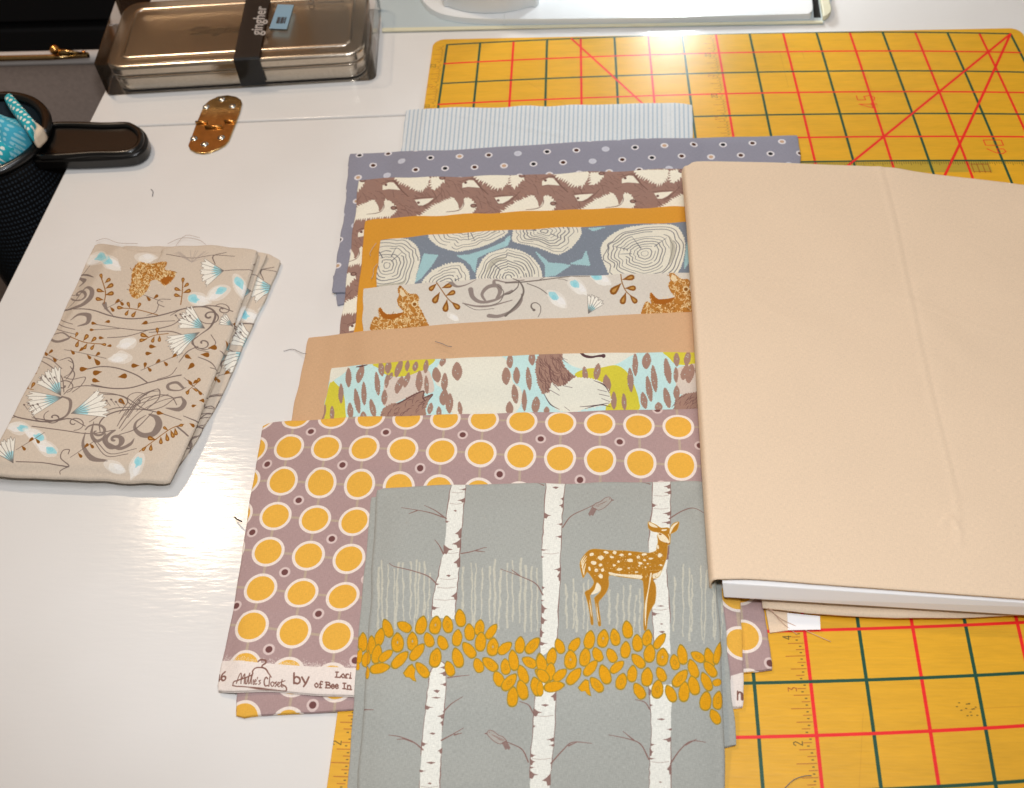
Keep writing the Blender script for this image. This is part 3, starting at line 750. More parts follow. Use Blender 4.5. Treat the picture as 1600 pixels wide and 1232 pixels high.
# ---------------------------------------------------------------- beyond the table's left end: fabric bin with a brass rod, dark cabinet
M_canvas = plain('grey canvas', (180, 160, 148), .85, bump=.4, scale=300, mottle=.08)
M_cab = plain('dark stained wood', (58, 36, 16), .5, bump=.2, scale=1, stretch=(4, 90, 90), mottle=.35)
M_cab_shade = plain('cabinet shade', (10, 8, 7), .9)  # near-black colour carries the shade in and below the cabinet
q0 = un1(70, 95, -.045); YB = q0[1]; ZB = -.045
bn = empty('canvas_bin', (-.45, YB + .1, -.45), 'pale grey canvas bin with a brass rod, behind the mesh basket', 'bin')
nx, nz_ = 50, 30; V, F = [], []
xl, xr = -.78, float(un1(200, 95, ZB)[0])
for j in range(nz_):
    for i in range(nx):
        u, v = i / (nx - 1), j / (nz_ - 1); x = xl + (xr - xl) * u
        V.append((x, YB + .006 * math.sin(9 * u + 3 * v) * v + .010 * math.sin(23 * u - 5 * v) * v * .6 - .03 * v, ZB - .38 * v))
F = [[j * nx + i, j * nx + i + 1, (j + 1) * nx + i + 1, (j + 1) * nx + i] for j in range(nz_ - 1) for i in range(nx - 1)]
mesh_obj('front_panel', V, F, M_canvas, bn)
V = [(xr, YB, ZB), (xr, YB + .25, ZB), (xr, YB + .25, ZB - .4), (xr, YB - .03, ZB - .4)]
mesh_obj('side_panel', V, [[0, 1, 2, 3]], M_canvas, bn, flat=True)
M_hem = plain('pale hem', (205, 196, 190), .8)
tube('hem', [(xl, YB + .002, ZB + .001), (xr, YB + .002, ZB + .001)], .006, M_hem, bn, 8, 0)
r1, r2 = np.array([xl, YB - .004, ZB + .009]), un1(76, 94, ZB + .006); r2[1] = YB - .004
rod = tube('rod', [r1, r2, r2 + [.006, 0, .006]], .0024, M_brass, bn, 8, 3)
def ball(nm, p, r, mat, par):
    V, F = [], []
    for j in range(9):
        a = math.pi * j / 8
        for k in range(12): t = 2 * math.pi * k / 12; V.append((p[0] + r * math.sin(a) * math.cos(t), p[1] + r * math.sin(a) * math.sin(t), p[2] + r * math.cos(a)))
    F = [[j * 12 + k, j * 12 + (k + 1) % 12, (j + 1) * 12 + (k + 1) % 12, (j + 1) * 12 + k] for j in range(8) for k in range(12)]
    return mesh_obj(nm, V, F, mat, par)
ball('rod_tip', r2 + [.007, 0, .007], .0042, M_brass2, bn)
pb = un1(132, 85, ZB + .008); pb[1] = YB; ball('stud', un1(132, 86, ZB + .004), .0036, M_brass2, bn)
cb = empty('cabinet', (-.55, 1.05, -.72), 'dark brown wooden cabinet behind the canvas bin', 'cabinet')
def cbox(nm, x0, x1, y0, y1, z0_, z1_, mat): return prism(nm, [(x0, y0), (x1, y0), (x1, y1), (x0, y1)], z0_, z1_, mat, cb, bev=.002)
yc = .86
cbox('body', -1.3, -.30, yc + .02, yc + .5, -.72, -.02, M_cab_shade)
cbox('drawer_front', -1.3, -.31, yc, yc + .018, -.075, -.026, M_cab)
M_reflector = plain('amber reflector', (205, 132, 58), .5, bump=.2, scale=1, stretch=(3, 60, 60), mottle=.25)
cbox('reflector_panel', -1.3, -.12, yc + .26, yc + .28, -.019, 1.1, M_reflector)  # unseen panel, added to give the tin lid an amber reflection
cbox('drawer_front', -1.3, -.31, yc, yc + .018, -.155, -.092, M_cab_shade)  # this front and the next have their shade in the colour
cbox('drawer_front', -1.3, -.31, yc, yc + .018, -.70, -.165, M_cab_shade)
# ================================================================ the folded fabrics, bottom of the stack first
GR = 'folded fabrics fanned out in the stack'
def fabric(name, lay, mat, cv, label, layers=(1, 1, 1, 1), part='folded_cloth', extra=()):
    e_ = empty(name, lay.base(), label, 'fabric', GR)
    for l2, nm, ly, off in extra: l2.build(nm, mat, e_, cv, ly, off)
    lay.build(part, mat, e_, cv, layers, edge=lay.t * .42)
    return e_
def join_bounds(*L):
    b = np.array([l.bounds() for l in L]); return b[:, 0].min(), b[:, 1].min(), b[:, 2].max(), b[:, 3].max()
def wpt(lay, pts):
    z = np.full(len(pts), .01)
    for _ in range(4): w = un(pts, z); z = lay.zf(w[:, 0], w[:, 1])
    return un(pts, z)[:, :2]

# ---- pale blue ticking stripe
l = Lay([(634, 171), (690, 167), (780, 166), (980, 161), (1050, 159), (1082, 163)], [(612, 330), (850, 325), (1086, 320)], [(634, 171), (627, 232), (612, 330)], [(1082, 163), (1083, 205), (1086, 320)], .0014, 1, creases=[([(690, 168), (760, 182), (880, 205)], .0005, .002), ([(1040, 160), (1046, 200)], -.0005, .0012)])
cv = Canvas(*l.bounds(), .0002, ink(208, 213, 215), l.zf)
a, b_ = wpt(l, [(634, 171), (1082, 163)]); d_ = wpt(l, [(627, 232)])[0] - a; d_ /= np.linalg.norm(d_); d2 = wpt(l, [(1083, 205)])[0] - b_; d2 /= np.linalg.norm(d2)
ns = 66
for k in range(-1, ns + 1):
    p = a + (b_ - a) * k / ns; q = d_ * (1 - k / ns) + d2 * k / ns
    cv.linew([p - q * .02, p + q * .10], .00105, ink(156, 174, 190), .8 if k not in (60, 61) else .25)
fabric('striped_fabric', l, cloth_mat('ticking cotton', cv), cv, 'pale blue and white ticking stripe fabric at the back of the stack', (3, 1, 1, 2))

# ---- slate grey with eyelet dots
lu = Lay([(520, 430), (535, 430), (560, 428)], [(527, 477), (540, 474), (560, 470)], [(520, 430), (524, 455), (527, 477)], [(560, 428), (560, 450), (560, 470)], .0012, 21, nu=16, nv=16)
l = Lay([(545, 238), (700, 232), (890, 220), (1000, 215), (1247, 209)], [(517, 455), (800, 445), (1258, 425)], [(545, 238), (537, 330), (517, 455)], [(1247, 209), (1252, 252), (1258, 425)], .0022, 2, creases=[([(585, 238), (575, 262), (560, 300)], -.0006, .002), ([(1000, 216), (1010, 250)], .0004, .002)])
cv = Canvas(*join_bounds(l, lu), .0002, ink(136, 136, 149), l.zf)
K = crop(500, 150, 2.58)
rowB = wpt(l, K([(212, 280), (328, 267), (444, 257), (561, 246), (680, 237), (797, 231), (917, 223), (1035, 216), (1154, 211), (1271, 206), (1389, 201), (1506, 196)]))
rowC = wpt(l, K([(270, 318), (386, 308), (505, 298), (624, 289), (743, 283), (862, 274), (981, 266), (1099, 261), (1218, 256), (1337, 249), (1455, 243), (1573, 240)]))
va = ((rowB[-1] - rowB[0]) + (rowC[-1] - rowC[0])) / 22; vb = (rowC - rowB).mean(0); o0 = (rowB - np.arange(12)[:, None] * va).mean(0)
sq = {0: 'nwktnwknwktn', 1: 'wnkntknwnknt'}; cc = {'n': ink(72, 40, 26), 'k': ink(24, 22, 26), 't': ink(186, 156, 128), 'w': ink(186, 188, 200)}
def circ(p, r, n=20): t = np.arange(n) / n * 6.2832; return np.stack([p[0] + r * np.cos(t), p[1] + r * np.sin(t)], 1)
for j in range(-5, 9):
    for i in range(-9, 24):
        p = o0 + va * i + vb * j
        ch = sq[j][i] if j in sq and 0 <= i < 12 else random.choice('nwktnnk')
        cv.fillw(circ(p, .0027), ink(220, 216, 218) if ch != 'w' else ink(196, 198, 208), .92); cv.fillw(circ(p, .0015), cc[ch])
fabric('dotted_grey_fabric', l, cloth_mat('slate dotted cotton', cv), cv, 'slate grey fabric with small brown and black eyelet dots, second from the back', (2, 1, 1, 1), extra=[(lu, 'fold_layer', (2, 2, 2, 1), (0, 0))])

# ---- brown furry animals on cream
l = Lay([(560, 280), (620, 276), (800, 272), (1000, 264), (1090, 261)], [(515, 600), (800, 595), (1110, 590)], [(560, 280), (546, 400), (530, 515), (515, 600)], [(1090, 261), (1100, 400), (1110, 590)], .0016, 3)
BW = ink(146, 116, 104); CRM = ink(226, 222, 204); DKB = ink(104, 76, 70)
cv = Canvas(*l.bounds(), .0002, BW, l.zf)
K = crop(540, 250, 5.714)
def tile_fox(dx, dy, ps):
    T = lambda pts: K([(x + dx, y + dy) for x, y in pts])
    for _ in range(150 if ps == 0 else 0):                     # hair
        x, y = rng.uniform(0, 712), rng.uniform(140, 500); a = rng.normal(.5, .35); L_ = rng.uniform(25, 60)
        cv.line(T([(x, y), (x + L_ * .5, y + L_ * .5 * math.tan(a) * .6), (x + L_, y + L_ * math.tan(a))]), 1.0, DKB if rng.random() < .6 else ink(160, 122, 106), .5, sm=False)
    if ps == 0: return
    for P in ([(440, 150), (745, 148), (735, 210), (700, 262), (640, 272), (600, 250), (540, 215), (480, 190)],
              [(765, 158), (860, 150), (880, 175), (850, 215), (810, 250), (780, 265), (770, 220)],
              [(690, 490), (800, 410), (960, 342), (1000, 390), (1020, 450), (1045, 430), (1065, 345), (1110, 350), (1160, 410), (1150, 450), (1120, 478), (890, 500), (640, 512)]):
        cv.fill(spiky(T(P), 5, 3.5, (-.4, .3)), CRM)
    cv.fill(T([(330, 232), (390, 200), (430, 205), (487, 272), (440, 268), (380, 264), (330, 272)]), CRM); cv.fill(T([(617, 360), (680, 352), (787, 345), (740, 385), (690, 410), (650, 410)]), CRM)
    for x, y in ((360, 226), (650, 385)): cv.ell(*T([(x, y)])[0], 2.2, 1.8, 0, DKB)
    cv.line(T([(315, 215), (390, 190), (440, 195), (500, 275), (560, 330)]), [1, 2.4, 1.5], DKB, .8)
    cv.line(T([(600, 350), (690, 340), (800, 340)]), [1, 2, .6], DKB, .7); cv.line(T([(650, 412), (720, 410), (790, 360), (850, 300)]), [.6, 2, .8], DKB, .7)
    cv.line(T([(1045, 350), (1055, 400), (1030, 440), (980, 460), (900, 468)]), [1, 2, 1], DKB, .8)
    cv.fill(T([(975, 340), (1010, 335), (1055, 350), (1045, 430), (1015, 445), (1005, 400)]), BW); cv.line(T([(1050, 390), (1040, 425), (1010, 450)]), [.5, 3, .5], ink(200, 190, 176))
    cv.ell(*T([(1142, 412)])[0], 5, 3.2, 0, DKB); cv.ell(*T([(1140, 412)])[0], 3, 1.8, 0, BW)
    cv.ell(*T([(862, 160)])[0], 5, 3.2, 0, DKB); cv.ell(*T([(862, 159)])[0], 3, 1.8, 0, BW)
for ps in (0, 1):
    for jj in range(0, 5):
        for ii in (range(-2, 5) if jj == 0 else range(-1, 1)): tile_fox(ii * 712 - 180 * (jj % 2) - (jj // 1) * 40, -20 * ii + jj * 420 - 2, ps)
fabric('brown_animal_fabric', l, cloth_mat('brown animal cotton', cv), cv, 'cream fabric crowded with furry brown animals, under the plain mustard fabric', (1, 1, 1, 1))

# ---- plain mustard
l = Lay([(570, 344), (620, 338), (900, 326), (1077, 321), (1112, 320)], [(546, 600), (800, 595), (1115, 590)], [(570, 344), (563, 420), (553, 515), (546, 600)], [(1112, 320), (1113, 450), (1115, 590)], .0013, 4)
fabric('mustard_fabric', l, cloth_mat('mustard cotton', None, (204, 144, 48), .7), None, 'plain mustard yellow fabric between the animal print and the log print', (1, 1, 1, 1))

# ---- sawn logs on slate and aqua
l = Lay([(594, 374), (640, 369), (800, 358), (1000, 349), (1110, 345)], [(578, 600), (800, 596), (1112, 592)], [(594, 374), (588, 440), (578, 600)], [(1110, 345), (1112, 450), (1112, 592)], .0011, 5, amp=.0003)
SL = ink(120, 128, 140); AQ = ink(158, 196, 200); LC = ink(216, 212, 197)
cv = Canvas(*l.bounds(), .00018, SL, l.zf)
K3, K4 = crop(500, 340, 5.333), crop(790, 340, 5.333)
for _ in range(700):
    x, y = rng.uniform(590, 1090), rng.uniform(345, 470); cv.ell(x, y, rng.uniform(.5, 1.8), .5, rng.uniform(0, 3), ink(150, 158, 166), .55, 6)
for P in (K3([(865, 305), (985, 315), (930, 400), (850, 500), (790, 540), (820, 440)]), K3([(1140, 320), (1250, 310), (1400, 262), (1540, 200), (1590, 178), (1550, 240), (1400, 292), (1310, 340), (1290, 460), (1250, 390), (1200, 350)]),
          K4([(250, 285), (330, 350), (360, 380), (460, 385), (540, 400), (480, 440), (420, 480), (330, 495), (330, 400)]), K4([(540, 385), (640, 345), (670, 280), (690, 350), (702, 400), (600, 392)]),
          K4([(690, 90), (830, 78), (730, 112)]), K4([(1520, 170), (1560, 190), (1560, 320), (1490, 430), (1500, 300)]), K4([(0, 180), (40, 150), (20, 230), (0, 235)])):
    cv.fill(spiky(P, 1.6, 3), AQ, .9)
def log(P, cen, rings, K, edge=2.0):
    P = smooth(np.asarray(P, float), 5, True); cen = np.array(cen, float)
    cv.fill(spiky(K(P), edge, 2.6), LC)
    n_ = len(P); base = rng.normal(size=24)
    for k in range(1, rings):
        f = 1 - k / rings
        w = np.interp(np.arange(n_), np.linspace(0, n_, 25), np.r_[base, base[0]]) * .035 + np.interp(np.arange(n_), np.linspace(0, n_, 20), rng.normal(size=20)) * .018
        q = cen + (P - cen) * (f * (1 + w))[:, None]; q = np.vstack([q, q[:1]])
        s0 = rng.integers(0, n_); q = np.vstack([q[s0:-1], q[:s0 + 1]])
        cv.line(K(q[:int(n_ * rng.uniform(.86, 1.0))]), rng.uniform(.7, 1.7), ink(96, 96, 102), .85, sm=False)
    for _ in range(4):
        a = rng.uniform(0, 6.28); i = int(a / 6.28 * n_); f0 = rng.uniform(.05, .5); f1 = f0 + rng.uniform(.2, .45)
        cv.line(K([cen + (P[i] - cen) * f0, cen + (P[i] - cen) * f1]), [1.6, .5], ink(84, 86, 96), .9, sm=False)
    i = rng.integers(0, n_ - 14); q = [cen + (P[i + k] - cen) * .7 for k in range(14)]
    cv.line(K(q), [2, 9, 2], ink(150, 146, 130), .55, sm=False)
log([(440, 180), (600, 168), (720, 180), (800, 240), (832, 330), (800, 480), (760, 600), (600, 640), (400, 620), (330, 400), (360, 250)], (555, 400), 10, K3)
log([(905, 130), (960, 220), (1080, 270), (1180, 278), (1350, 240), (1500, 170), (1560, 100), (1400, -20), (1000, -20)], (1230, 70), 9, K3)
log([(1305, 500), (1330, 400), (1400, 310), (1530, 265), (1580, 262), (1695, 290), (1800, 370), (1850, 490), (1800, 640), (1560, 720), (1360, 650)], (1570, 500), 11, K3)
log([(860, 530), (950, 440), (1060, 395), (1180, 385), (1245, 500), (1200, 650), (1000, 680), (880, 620)], (1050, 560), 7, K3, 3)
log([(60, 150), (70, 200), (200, 230), (330, 270), (430, 306), (520, 270), (600, 190), (630, 110), (560, 20), (300, -20), (100, 60)], (320, 110), 9, K4)
log([(798, 290), (810, 220), (880, 150), (1000, 90), (1200, 60), (1400, 66), (1480, 160), (1492, 280), (1450, 430), (1350, 540), (1100, 580), (900, 500), (830, 400)], (1160, 300), 12, K4)
fabric('log_print_fabric', l, cloth_mat('log print cotton', cv), cv, 'slate and aqua fabric printed with cream sawn log rings', (2, 1, 2, 1))

# ---- shared drawing: curls, sprigs, flowers, buds, bears
GY, GY2 = ink(140, 128, 122), ink(112, 103, 98)
OCH = ink(172, 116, 48); OCD = ink(134, 84, 28)
def bud(cv, K, x, y, ang, s=1.0, aq=True):
    p = K([(x, y)])[0]; c, d = math.cos(ang), math.sin(ang)
    def petal(L_, W, ox, oy, col, a, j=.10):
        Q = [(-.5, 0), (-.38, .32), (-.05, .5), (.25, .42), (.42, .2), (.58, .02), (.40, -.22), (.15, -.45), (-.15, -.48), (-.42, -.3)]
        Q = smooth([(u * L_ * (1 + j * rng.normal()) + ox, v * W * (1 + j * rng.normal()) + oy) for u, v in Q], 3, True) * s
        cv.fill(np.stack([p[0] + Q[:, 0] * c - Q[:, 1] * d, p[1] + Q[:, 0] * d + Q[:, 1] * c], 1), col, a)
    petal(34, 19, 0, 0, ink(224, 220, 212), .55); petal(27, 14, 2, 1, ink(230, 228, 222), .6); petal(16, 9, 5, -2, ink(236, 236, 232), .5)
    if aq: petal(15, 11, -6, 0, ink(150, 206, 214), .9, .16); petal(8, 6, -5, 1, ink(128, 196, 210), .6, .2)
def fan(cv, K, x, y, ang, r, spread, kk=3.0):              # flower head: ang degrees (90 = up), r in crop px
    n_ = 5; b0 = np.array([x, y], float); pts = [b0]
    for k in range(25):
        a = math.radians(ang - spread / 2 + spread * k / 24); rr = r * (1 + .07 * math.sin(k * 2.1) + .05 * math.sin(k * 5.3))
        pts.append(b0 + rr * np.array([math.cos(a), -math.sin(a)]))
    cv.fill(K(pts), ink(228, 224, 214))
    pa = [b0] + [b0 + r * (.48 + .13 * math.sin(k * 3.3)) * np.array([math.cos(math.radians(ang - spread * .45 + spread * .9 * k / 12)), -math.sin(math.radians(ang - spread * .45 + spread * .9 * k / 12))]) for k in range(13)]
    cv.fill(K(pa), ink(146, 198, 206), .95)
    for k in range(n_ + 1):
        a = math.radians(ang - spread / 2 + spread * k / n_); cv.line(K([b0, b0 + r * .97 * np.array([math.cos(a), -math.sin(a)])]), [1.2, .7], GY2, .8, sm=False)
    cv.line(K(pts[1:]), .8, GY2, .7, sm=False)
def bear(cv, pts, ear=None, eye=None):
    P = np.asarray(pts, float); cv.fill(spiky(smooth(P, 3, True), 1.2, 3), OCH)
    lo, hi = P.min(0), P.max(0); n_ = 0
    from_ = P.mean(0)
    Q = np.vstack([P, P[:1]])
    while n_ < 340:
        p = rng.uniform(lo, hi)
        x1, y1, x2, y2 = Q[:-1, 0], Q[:-1, 1], Q[1:, 0], Q[1:, 1]
        if (np.sum(((y1 > p[1]) != (y2 > p[1])) & (p[0] < (x2 - x1) * (p[1] - y1) / (y2 - y1 + 1e-9) + x1)) % 2) == 0: n_ += .2; continue
        n_ += 1; a = rng.uniform(0, 6.3); L_ = rng.uniform(2.5, 6)
        q = np.array([p, p + L_ * np.array([math.cos(a), math.sin(a)]) * .5 + rng.normal(size=2) * .7, p + L_ * np.array([math.cos(a + .7), math.sin(a + .7)])])
        cv.line(q, .85, ink(228, 208, 164) if rng.random() < .8 else OCD, .9, sm=False)
def sprig(cv, K, stem, leaves, w=1.4):
    cv.line(K(stem), w, OCD)
    for x, y, ang, L_ in leaves:
        L_ *= 1.22
        cv.tear(*K([(x, y)])[0], ang, L_, L_ * .48, OCD); p = K([(x, y)])[0]; c, d = math.cos(math.radians(ang)), -math.sin(math.radians(ang))
        cv.tear(p[0] + c * L_ * .35, p[1] + d * L_ * .35, ang, L_ * .5, L_ * .2, ink(196, 150, 84), .8)

# ---- pale grey with bears and curls
l = Lay([(567, 450), (700, 438), (900, 430), (1085, 424), (1112, 423)], [(560, 620), (800, 612), (1114, 606)], [(567, 450), (566, 512), (560, 620)], [(1112, 423), (1113, 500), (1114, 606)], .0011, 6, amp=.0003)
cv = Canvas(*l.bounds(), .00018, ink(204, 199, 188), l.zf)
B1 = K3([(650, 600), (670, 568), (700, 600), (750, 640), (800, 640), (822, 670), (815, 720), (850, 790), (887, 870), (890, 960), (450, 960), (443, 850), (470, 828), (500, 850), (488, 780), (500, 752), (530, 790), (560, 808), (640, 805), (700, 790), (660, 740), (643, 690), (660, 650)])
for off in ((0, 0), (424, -23.4)):
    o = np.array(off); bear(cv, B1 + o)
    cv.fill(K3([(488, 780), (500, 752), (530, 790), (560, 808), (640, 803), (700, 788), (660, 830), (600, 850), (530, 845)]) + o, ink(158, 92, 24))
    cv.ell(*(K3([(788, 722)])[0] + o), 5, 4.6, 0, ink(222, 200, 156)); cv.ell(*(K3([(788, 724)])[0] + o), 3, 2.8, 0, OCD)
    cv.fill(K3([(662, 640), (672, 590), (695, 610), (720, 650), (690, 665)]) + o, ink(222, 206, 172), .9); cv.ell(*(K3([(668, 574)])[0] + o), 2.2, 1.6, .4, OCD)
sprig(cv, K3, [(970, 538), (1010, 600), (1060, 670), (1110, 720)], [(975, 545, 225, 14), (1010, 590, 20, 15), (1000, 620, 240, 17), (1045, 655, 25, 14), (1060, 680, 260, 17), (1090, 700, -40, 15)])
sprig(cv, K4, [(960, 470), (970, 540), (1000, 610), (1050, 660)], [(968, 520, 15, 17), (968, 545, 225, 20), (990, 590, 0, 15), (1005, 620, 250, 17), (1030, 640, -50, 15)])
for P, w in (([(1090, 540), (1140, 575), (1220, 560), (1300, 515)], [7, 3, 1]), ([(1255, 600), (1270, 660), (1320, 700), (1390, 705), (1480, 680), (1540, 640), (1600, 610)], [8, 6, 4, 3]),
             ([(1380, 700), (1350, 640), (1400, 580), (1480, 570), (1500, 620), (1470, 680)], [3, 6, 8, 4]), ([(1190, 715), (1300, 740), (1430, 735), (1600, 690)], [2, 4, 1.5]),
             ([(1205, 725), (1300, 770), (1450, 760)], [1, 1, 1]), ([(1410, 820), (1480, 825), (1560, 800), (1640, 750), (1680, 690), (1680, 640)], [8, 6, 4, 2]), ([(1450, 560), (1460, 520), (1560, 540), (1700, 520)], [6, 3, 2]),
             ([(1480, 570), (1530, 620), (1500, 700), (1420, 735)], [1, 1.4, 1])):
    cv.line(K3(P), w, GY if np.max(w) > 3 else GY2)
for P, w in (([(0, 545), (120, 540), (300, 520), (520, 490), (700, 488)], [2.5, 2.2, 1.2]), ([(60, 505), (120, 540), (150, 620), (100, 720), (0, 820)], [1.5, 2.5, 3, 4]), ([(110, 520), (100, 580), (40, 630), (0, 640)], [1, 2, 3]),
             ([(180, 550), (280, 590), (350, 640)], 1.4), ([(240, 775), (215, 750), (220, 720), (255, 712), (290, 740), (290, 790), (270, 830)], [3, 2, 1.2, 1]), ([(440, 510), (480, 515), (520, 530)], 1), ([(260, 530), (330, 490)], 1)):
    cv.line(K4(P), w, GY2)
cv.ell(*K4([(236, 772)])[0], 2.4, 2, 0, GY2)
bud(cv, K4, 430, 680, .7, 1.1); bud(cv, K4, 600, 575, .7, 1.1); bud(cv, K4, 790, 505, .5, 1.1)
fan(cv, K4, 690, 800, 62, 150, 62); bud(cv, K3, 1110, 830, .5, .6, False)
fabric('bear_print_fabric', l, cloth_mat('bear print cotton', cv), cv, 'pale grey fabric with ochre bears and grey curls, tucked into the stack', (1, 1, 2, 1))

# ---- plain tan
l = Lay([(481, 526), (600, 513), (800, 498), (1000, 489), (1112, 484)], [(442, 745), (760, 735), (1116, 722)], [(481, 526), (466, 600), (453, 660), (442, 745)], [(1112, 484), (1114, 600), (1116, 722)], .0018, 7)
fabric('tan_fabric', l, cloth_mat('tan cotton', None, (198, 162, 126), .9), None, 'plain tan fabric just under the fox tail print', (1, 1, 1, 1))

# ---- fox tails, lime and aqua
l = Lay([(517, 574), (600, 566), (750, 556), (900, 551), (1090, 549), (1114, 549)], [(492, 745), (760, 735), (1117, 722)], [(517, 574), (503, 655), (492, 745)], [(1114, 549), (1115, 640), (1117, 722)], .0012, 8)
CW = ink(218, 217, 203); AQ2 = ink(186, 218, 216); LIM = ink(202, 192, 62); BRF = ink(156, 124, 110); LTB = ink(206, 194, 182)
cv = Canvas(*l.bounds(), .00018, AQ2, l.zf)
K5, K6 = crop(490, 530, 5.161), crop(790, 530, 5.0)
S = lambda P: smooth(np.asarray(P, float), 4, True)
cv.fill(K5(S([(130, 350), (60, 640), (0, 720), (240, 720), (255, 560), (240, 440), (190, 370)])), LIM)
cv.fill(K5(S([(120, 240), (290, 220), (240, 280), (180, 320), (130, 345)])), CW)
cv.fill(K5(S([(500, 190), (960, 150), (900, 240), (820, 280), (700, 305), (590, 290), (530, 240)])), LIM)
cv.fill(K5(S([(590, 300), (720, 310), (900, 250), (950, 300), (970, 420), (880, 440), (760, 470), (600, 540), (560, 520), (565, 400)])), LTB)
cv.fill(K5(S([(1010, 200), (1150, 140), (1500, 130), (1570, 230), (1590, 350), (1600, 700), (1150, 700), (1120, 600), (1060, 540), (1060, 420), (980, 350)])), CW)
cv.fill(K6(S([(-60, 120), (0, 200), (40, 260), (60, 340), (110, 380), (130, 450), (90, 560), (-60, 640)])), CW)
cv.fill(K6(S([(430, 90), (1000, 90), (960, 140), (880, 190), (760, 230), (640, 240), (520, 210), (450, 150)])), CW)
cv.fill(K6(S([(540, 290), (620, 235), (740, 225), (860, 205), (940, 250), (990, 330), (1020, 400), (1040, 480), (1030, 560), (800, 600), (780, 500), (700, 400)])), LIM)
cv.fill(K6(S([(1240, 80), (1560, 80), (1560, 200), (1440, 205), (1330, 195), (1280, 150)])), LIM)
cv.fill(K6(S([(1340, 230), (1560, 200), (1560, 420), (1360, 430), (1330, 330)])), LTB)
def blade(K, x, y, h, w, lean):
    P = [(x, y - h / 2), (x + w * .5, y - h * .2), (x + w * .55, y + h * .15), (x + w * .1 , y + h / 2), (x - w * .5, y + h * .2), (x - w * .45, y - h * .2)]
    P = [(px - lean * (py - y), py) for px, py in P]; cv.fill(spiky(K(S(P)), 1.1, 2.6), BRF)
    for _ in range(rng.integers(0, 4)): q = K([(x + rng.normal() * w * .2, y + rng.normal() * h * .15)])[0]; cv.ell(*q, .7, 1.0, 0, AQ2, .8, 6)
for x, y, h, w, ln in ((220, 440, 160, 34, .02), (280, 310, 160, 40, 0), (375, 280, 150, 50, .25), (350, 500, 200, 40, -.15), (405, 440, 190, 34, -.02), (513, 360, 190, 36, -.08), (295, 580, 130, 40, -.05), (475, 560, 150, 40, -.2), (80, 590, 130, 26, .2), (148, 600, 120, 30, 0),
                        (545, 240, 120, 40, -.1), (600, 225, 110, 44, .1), (685, 235, 150, 44, .3), (755, 215, 90, 30, .1), (820, 220, 80, 36, .2), (905, 220, 110, 34, .1), (590, 340, 110, 28, .1), (690, 370, 140, 50, .35), (750, 330, 120, 40, .3), (850, 340, 170, 46, .05), (910, 370, 150, 30, -.05), (570, 470, 120, 40, .05), (620, 300, 60, 28, .4),
                        (990, 290, 120, 60, -.1), (1055, 350, 150, 44, .05), (1050, 470, 130, 60, .15), (1095, 520, 160, 50, .05), (1040, 180, 80, 40, .3), (1155, 260, 150, 70, 0), (1180, 560, 110, 30, -.1), (1550, 300, 140, 56, 0), (1580, 180, 110, 40, 0), (1580, 560, 110, 50, 0), (400, 620, 70, 40, 0), (1010, 590, 90, 34, 0), (940, 560, 90, 36, .2)): blade(K5, x, y, h, w, ln)
for x, y, h, w, ln in ((10, 280, 110, 46, 0), (35, 170, 110, 36, 0), (72, 430, 150, 44, -.1), (85, 285, 130, 44, 0), (180, 310, 180, 36, -.08), (205, 150, 110, 44, 0), (145, 480, 170, 34, 0), (30, 545, 100, 46, 0), (235, 515, 130, 54, .1), (320, 560, 60, 36, 0), (620, 275, 120, 36, -.1), (715, 255, 130, 44, .15), (790, 350, 140, 54, -.1),
                       (975, 320, 190, 40, -.05), (845, 480, 140, 36, 0), (925, 490, 130, 32, -.05), (1012, 200, 180, 36, 0), (1100, 170, 130, 60, .1), (1120, 390, 200, 40, -.15), (1160, 310, 210, 40, -.1), (1265, 250, 200, 46, -.15), (1080, 480, 130, 44, -.15), (1260, 460, 160, 46, -.2), (1335, 160, 110, 40, 0), (1330, 280, 120, 30, 0), (1420, 150, 120, 44, .15), (1400, 260, 120, 50, .3), (1440, 270, 150, 56, .2), (1500, 230, 90, 30, .2), (1335, 420, 110, 40, 0), (1195, 530, 70, 50, 0)): blade(K6, x, y, h, w, ln)
def furhair(P, n_, K, L_=(25, 70), ang=1.9, sp=.35, al=.8, w=1.0):
    P = np.asarray(P, float); lo, hi = P.min(0), P.max(0); Q = np.vstack([P, P[:1]]); k = 0
    while k < n_:
        p = rng.uniform(lo, hi); x1, y1, x2, y2 = Q[:-1, 0], Q[:-1, 1], Q[1:, 0], Q[1:, 1]
        if (np.sum(((y1 > p[1]) != (y2 > p[1])) & (p[0] < (x2 - x1) * (p[1] - y1) / (y2 - y1 + 1e-9) + x1)) % 2) == 0: k += .1; continue
        k += 1; a = rng.normal(ang, sp); L1 = rng.uniform(*L_); cv.line(K([p, p + L1 * .5 * np.array([math.cos(a), math.sin(a)]), p + L1 * np.array([math.cos(a - .25), math.sin(a - .25)])]), [.5, w, .4], ink(102, 72, 70), al, sm=False)
P = [(540, 620), (560, 560), (640, 520), (700, 515), (760, 470), (820, 440), (888, 420), (890, 470), (960, 445), (930, 490), (900, 560), (910, 640), (800, 720), (560, 720)]
cv.fill(spiky(K5(P), 1.5, 4), BRF); furhair(P, 70, K5, (20, 50), 2.6)
cv.line(K5([(680, 520), (740, 490), (820, 445), (888, 420), (880, 470), (900, 500)]), 1.6, ink(96, 66, 64)); cv.line(K5([(880, 480), (960, 445), (930, 490)]), 1.2, ink(96, 66, 64))
P = [(270, 110), (440, 110), (440, 170), (460, 220), (500, 260), (550, 300), (520, 330), (470, 360), (400, 370), (340, 420), (290, 430), (255, 350), (235, 250), (240, 170)]
cv.fill(spiky(K6(P), 2, 4), BRF); furhair(P, 110, K6, (40, 90), 1.25)
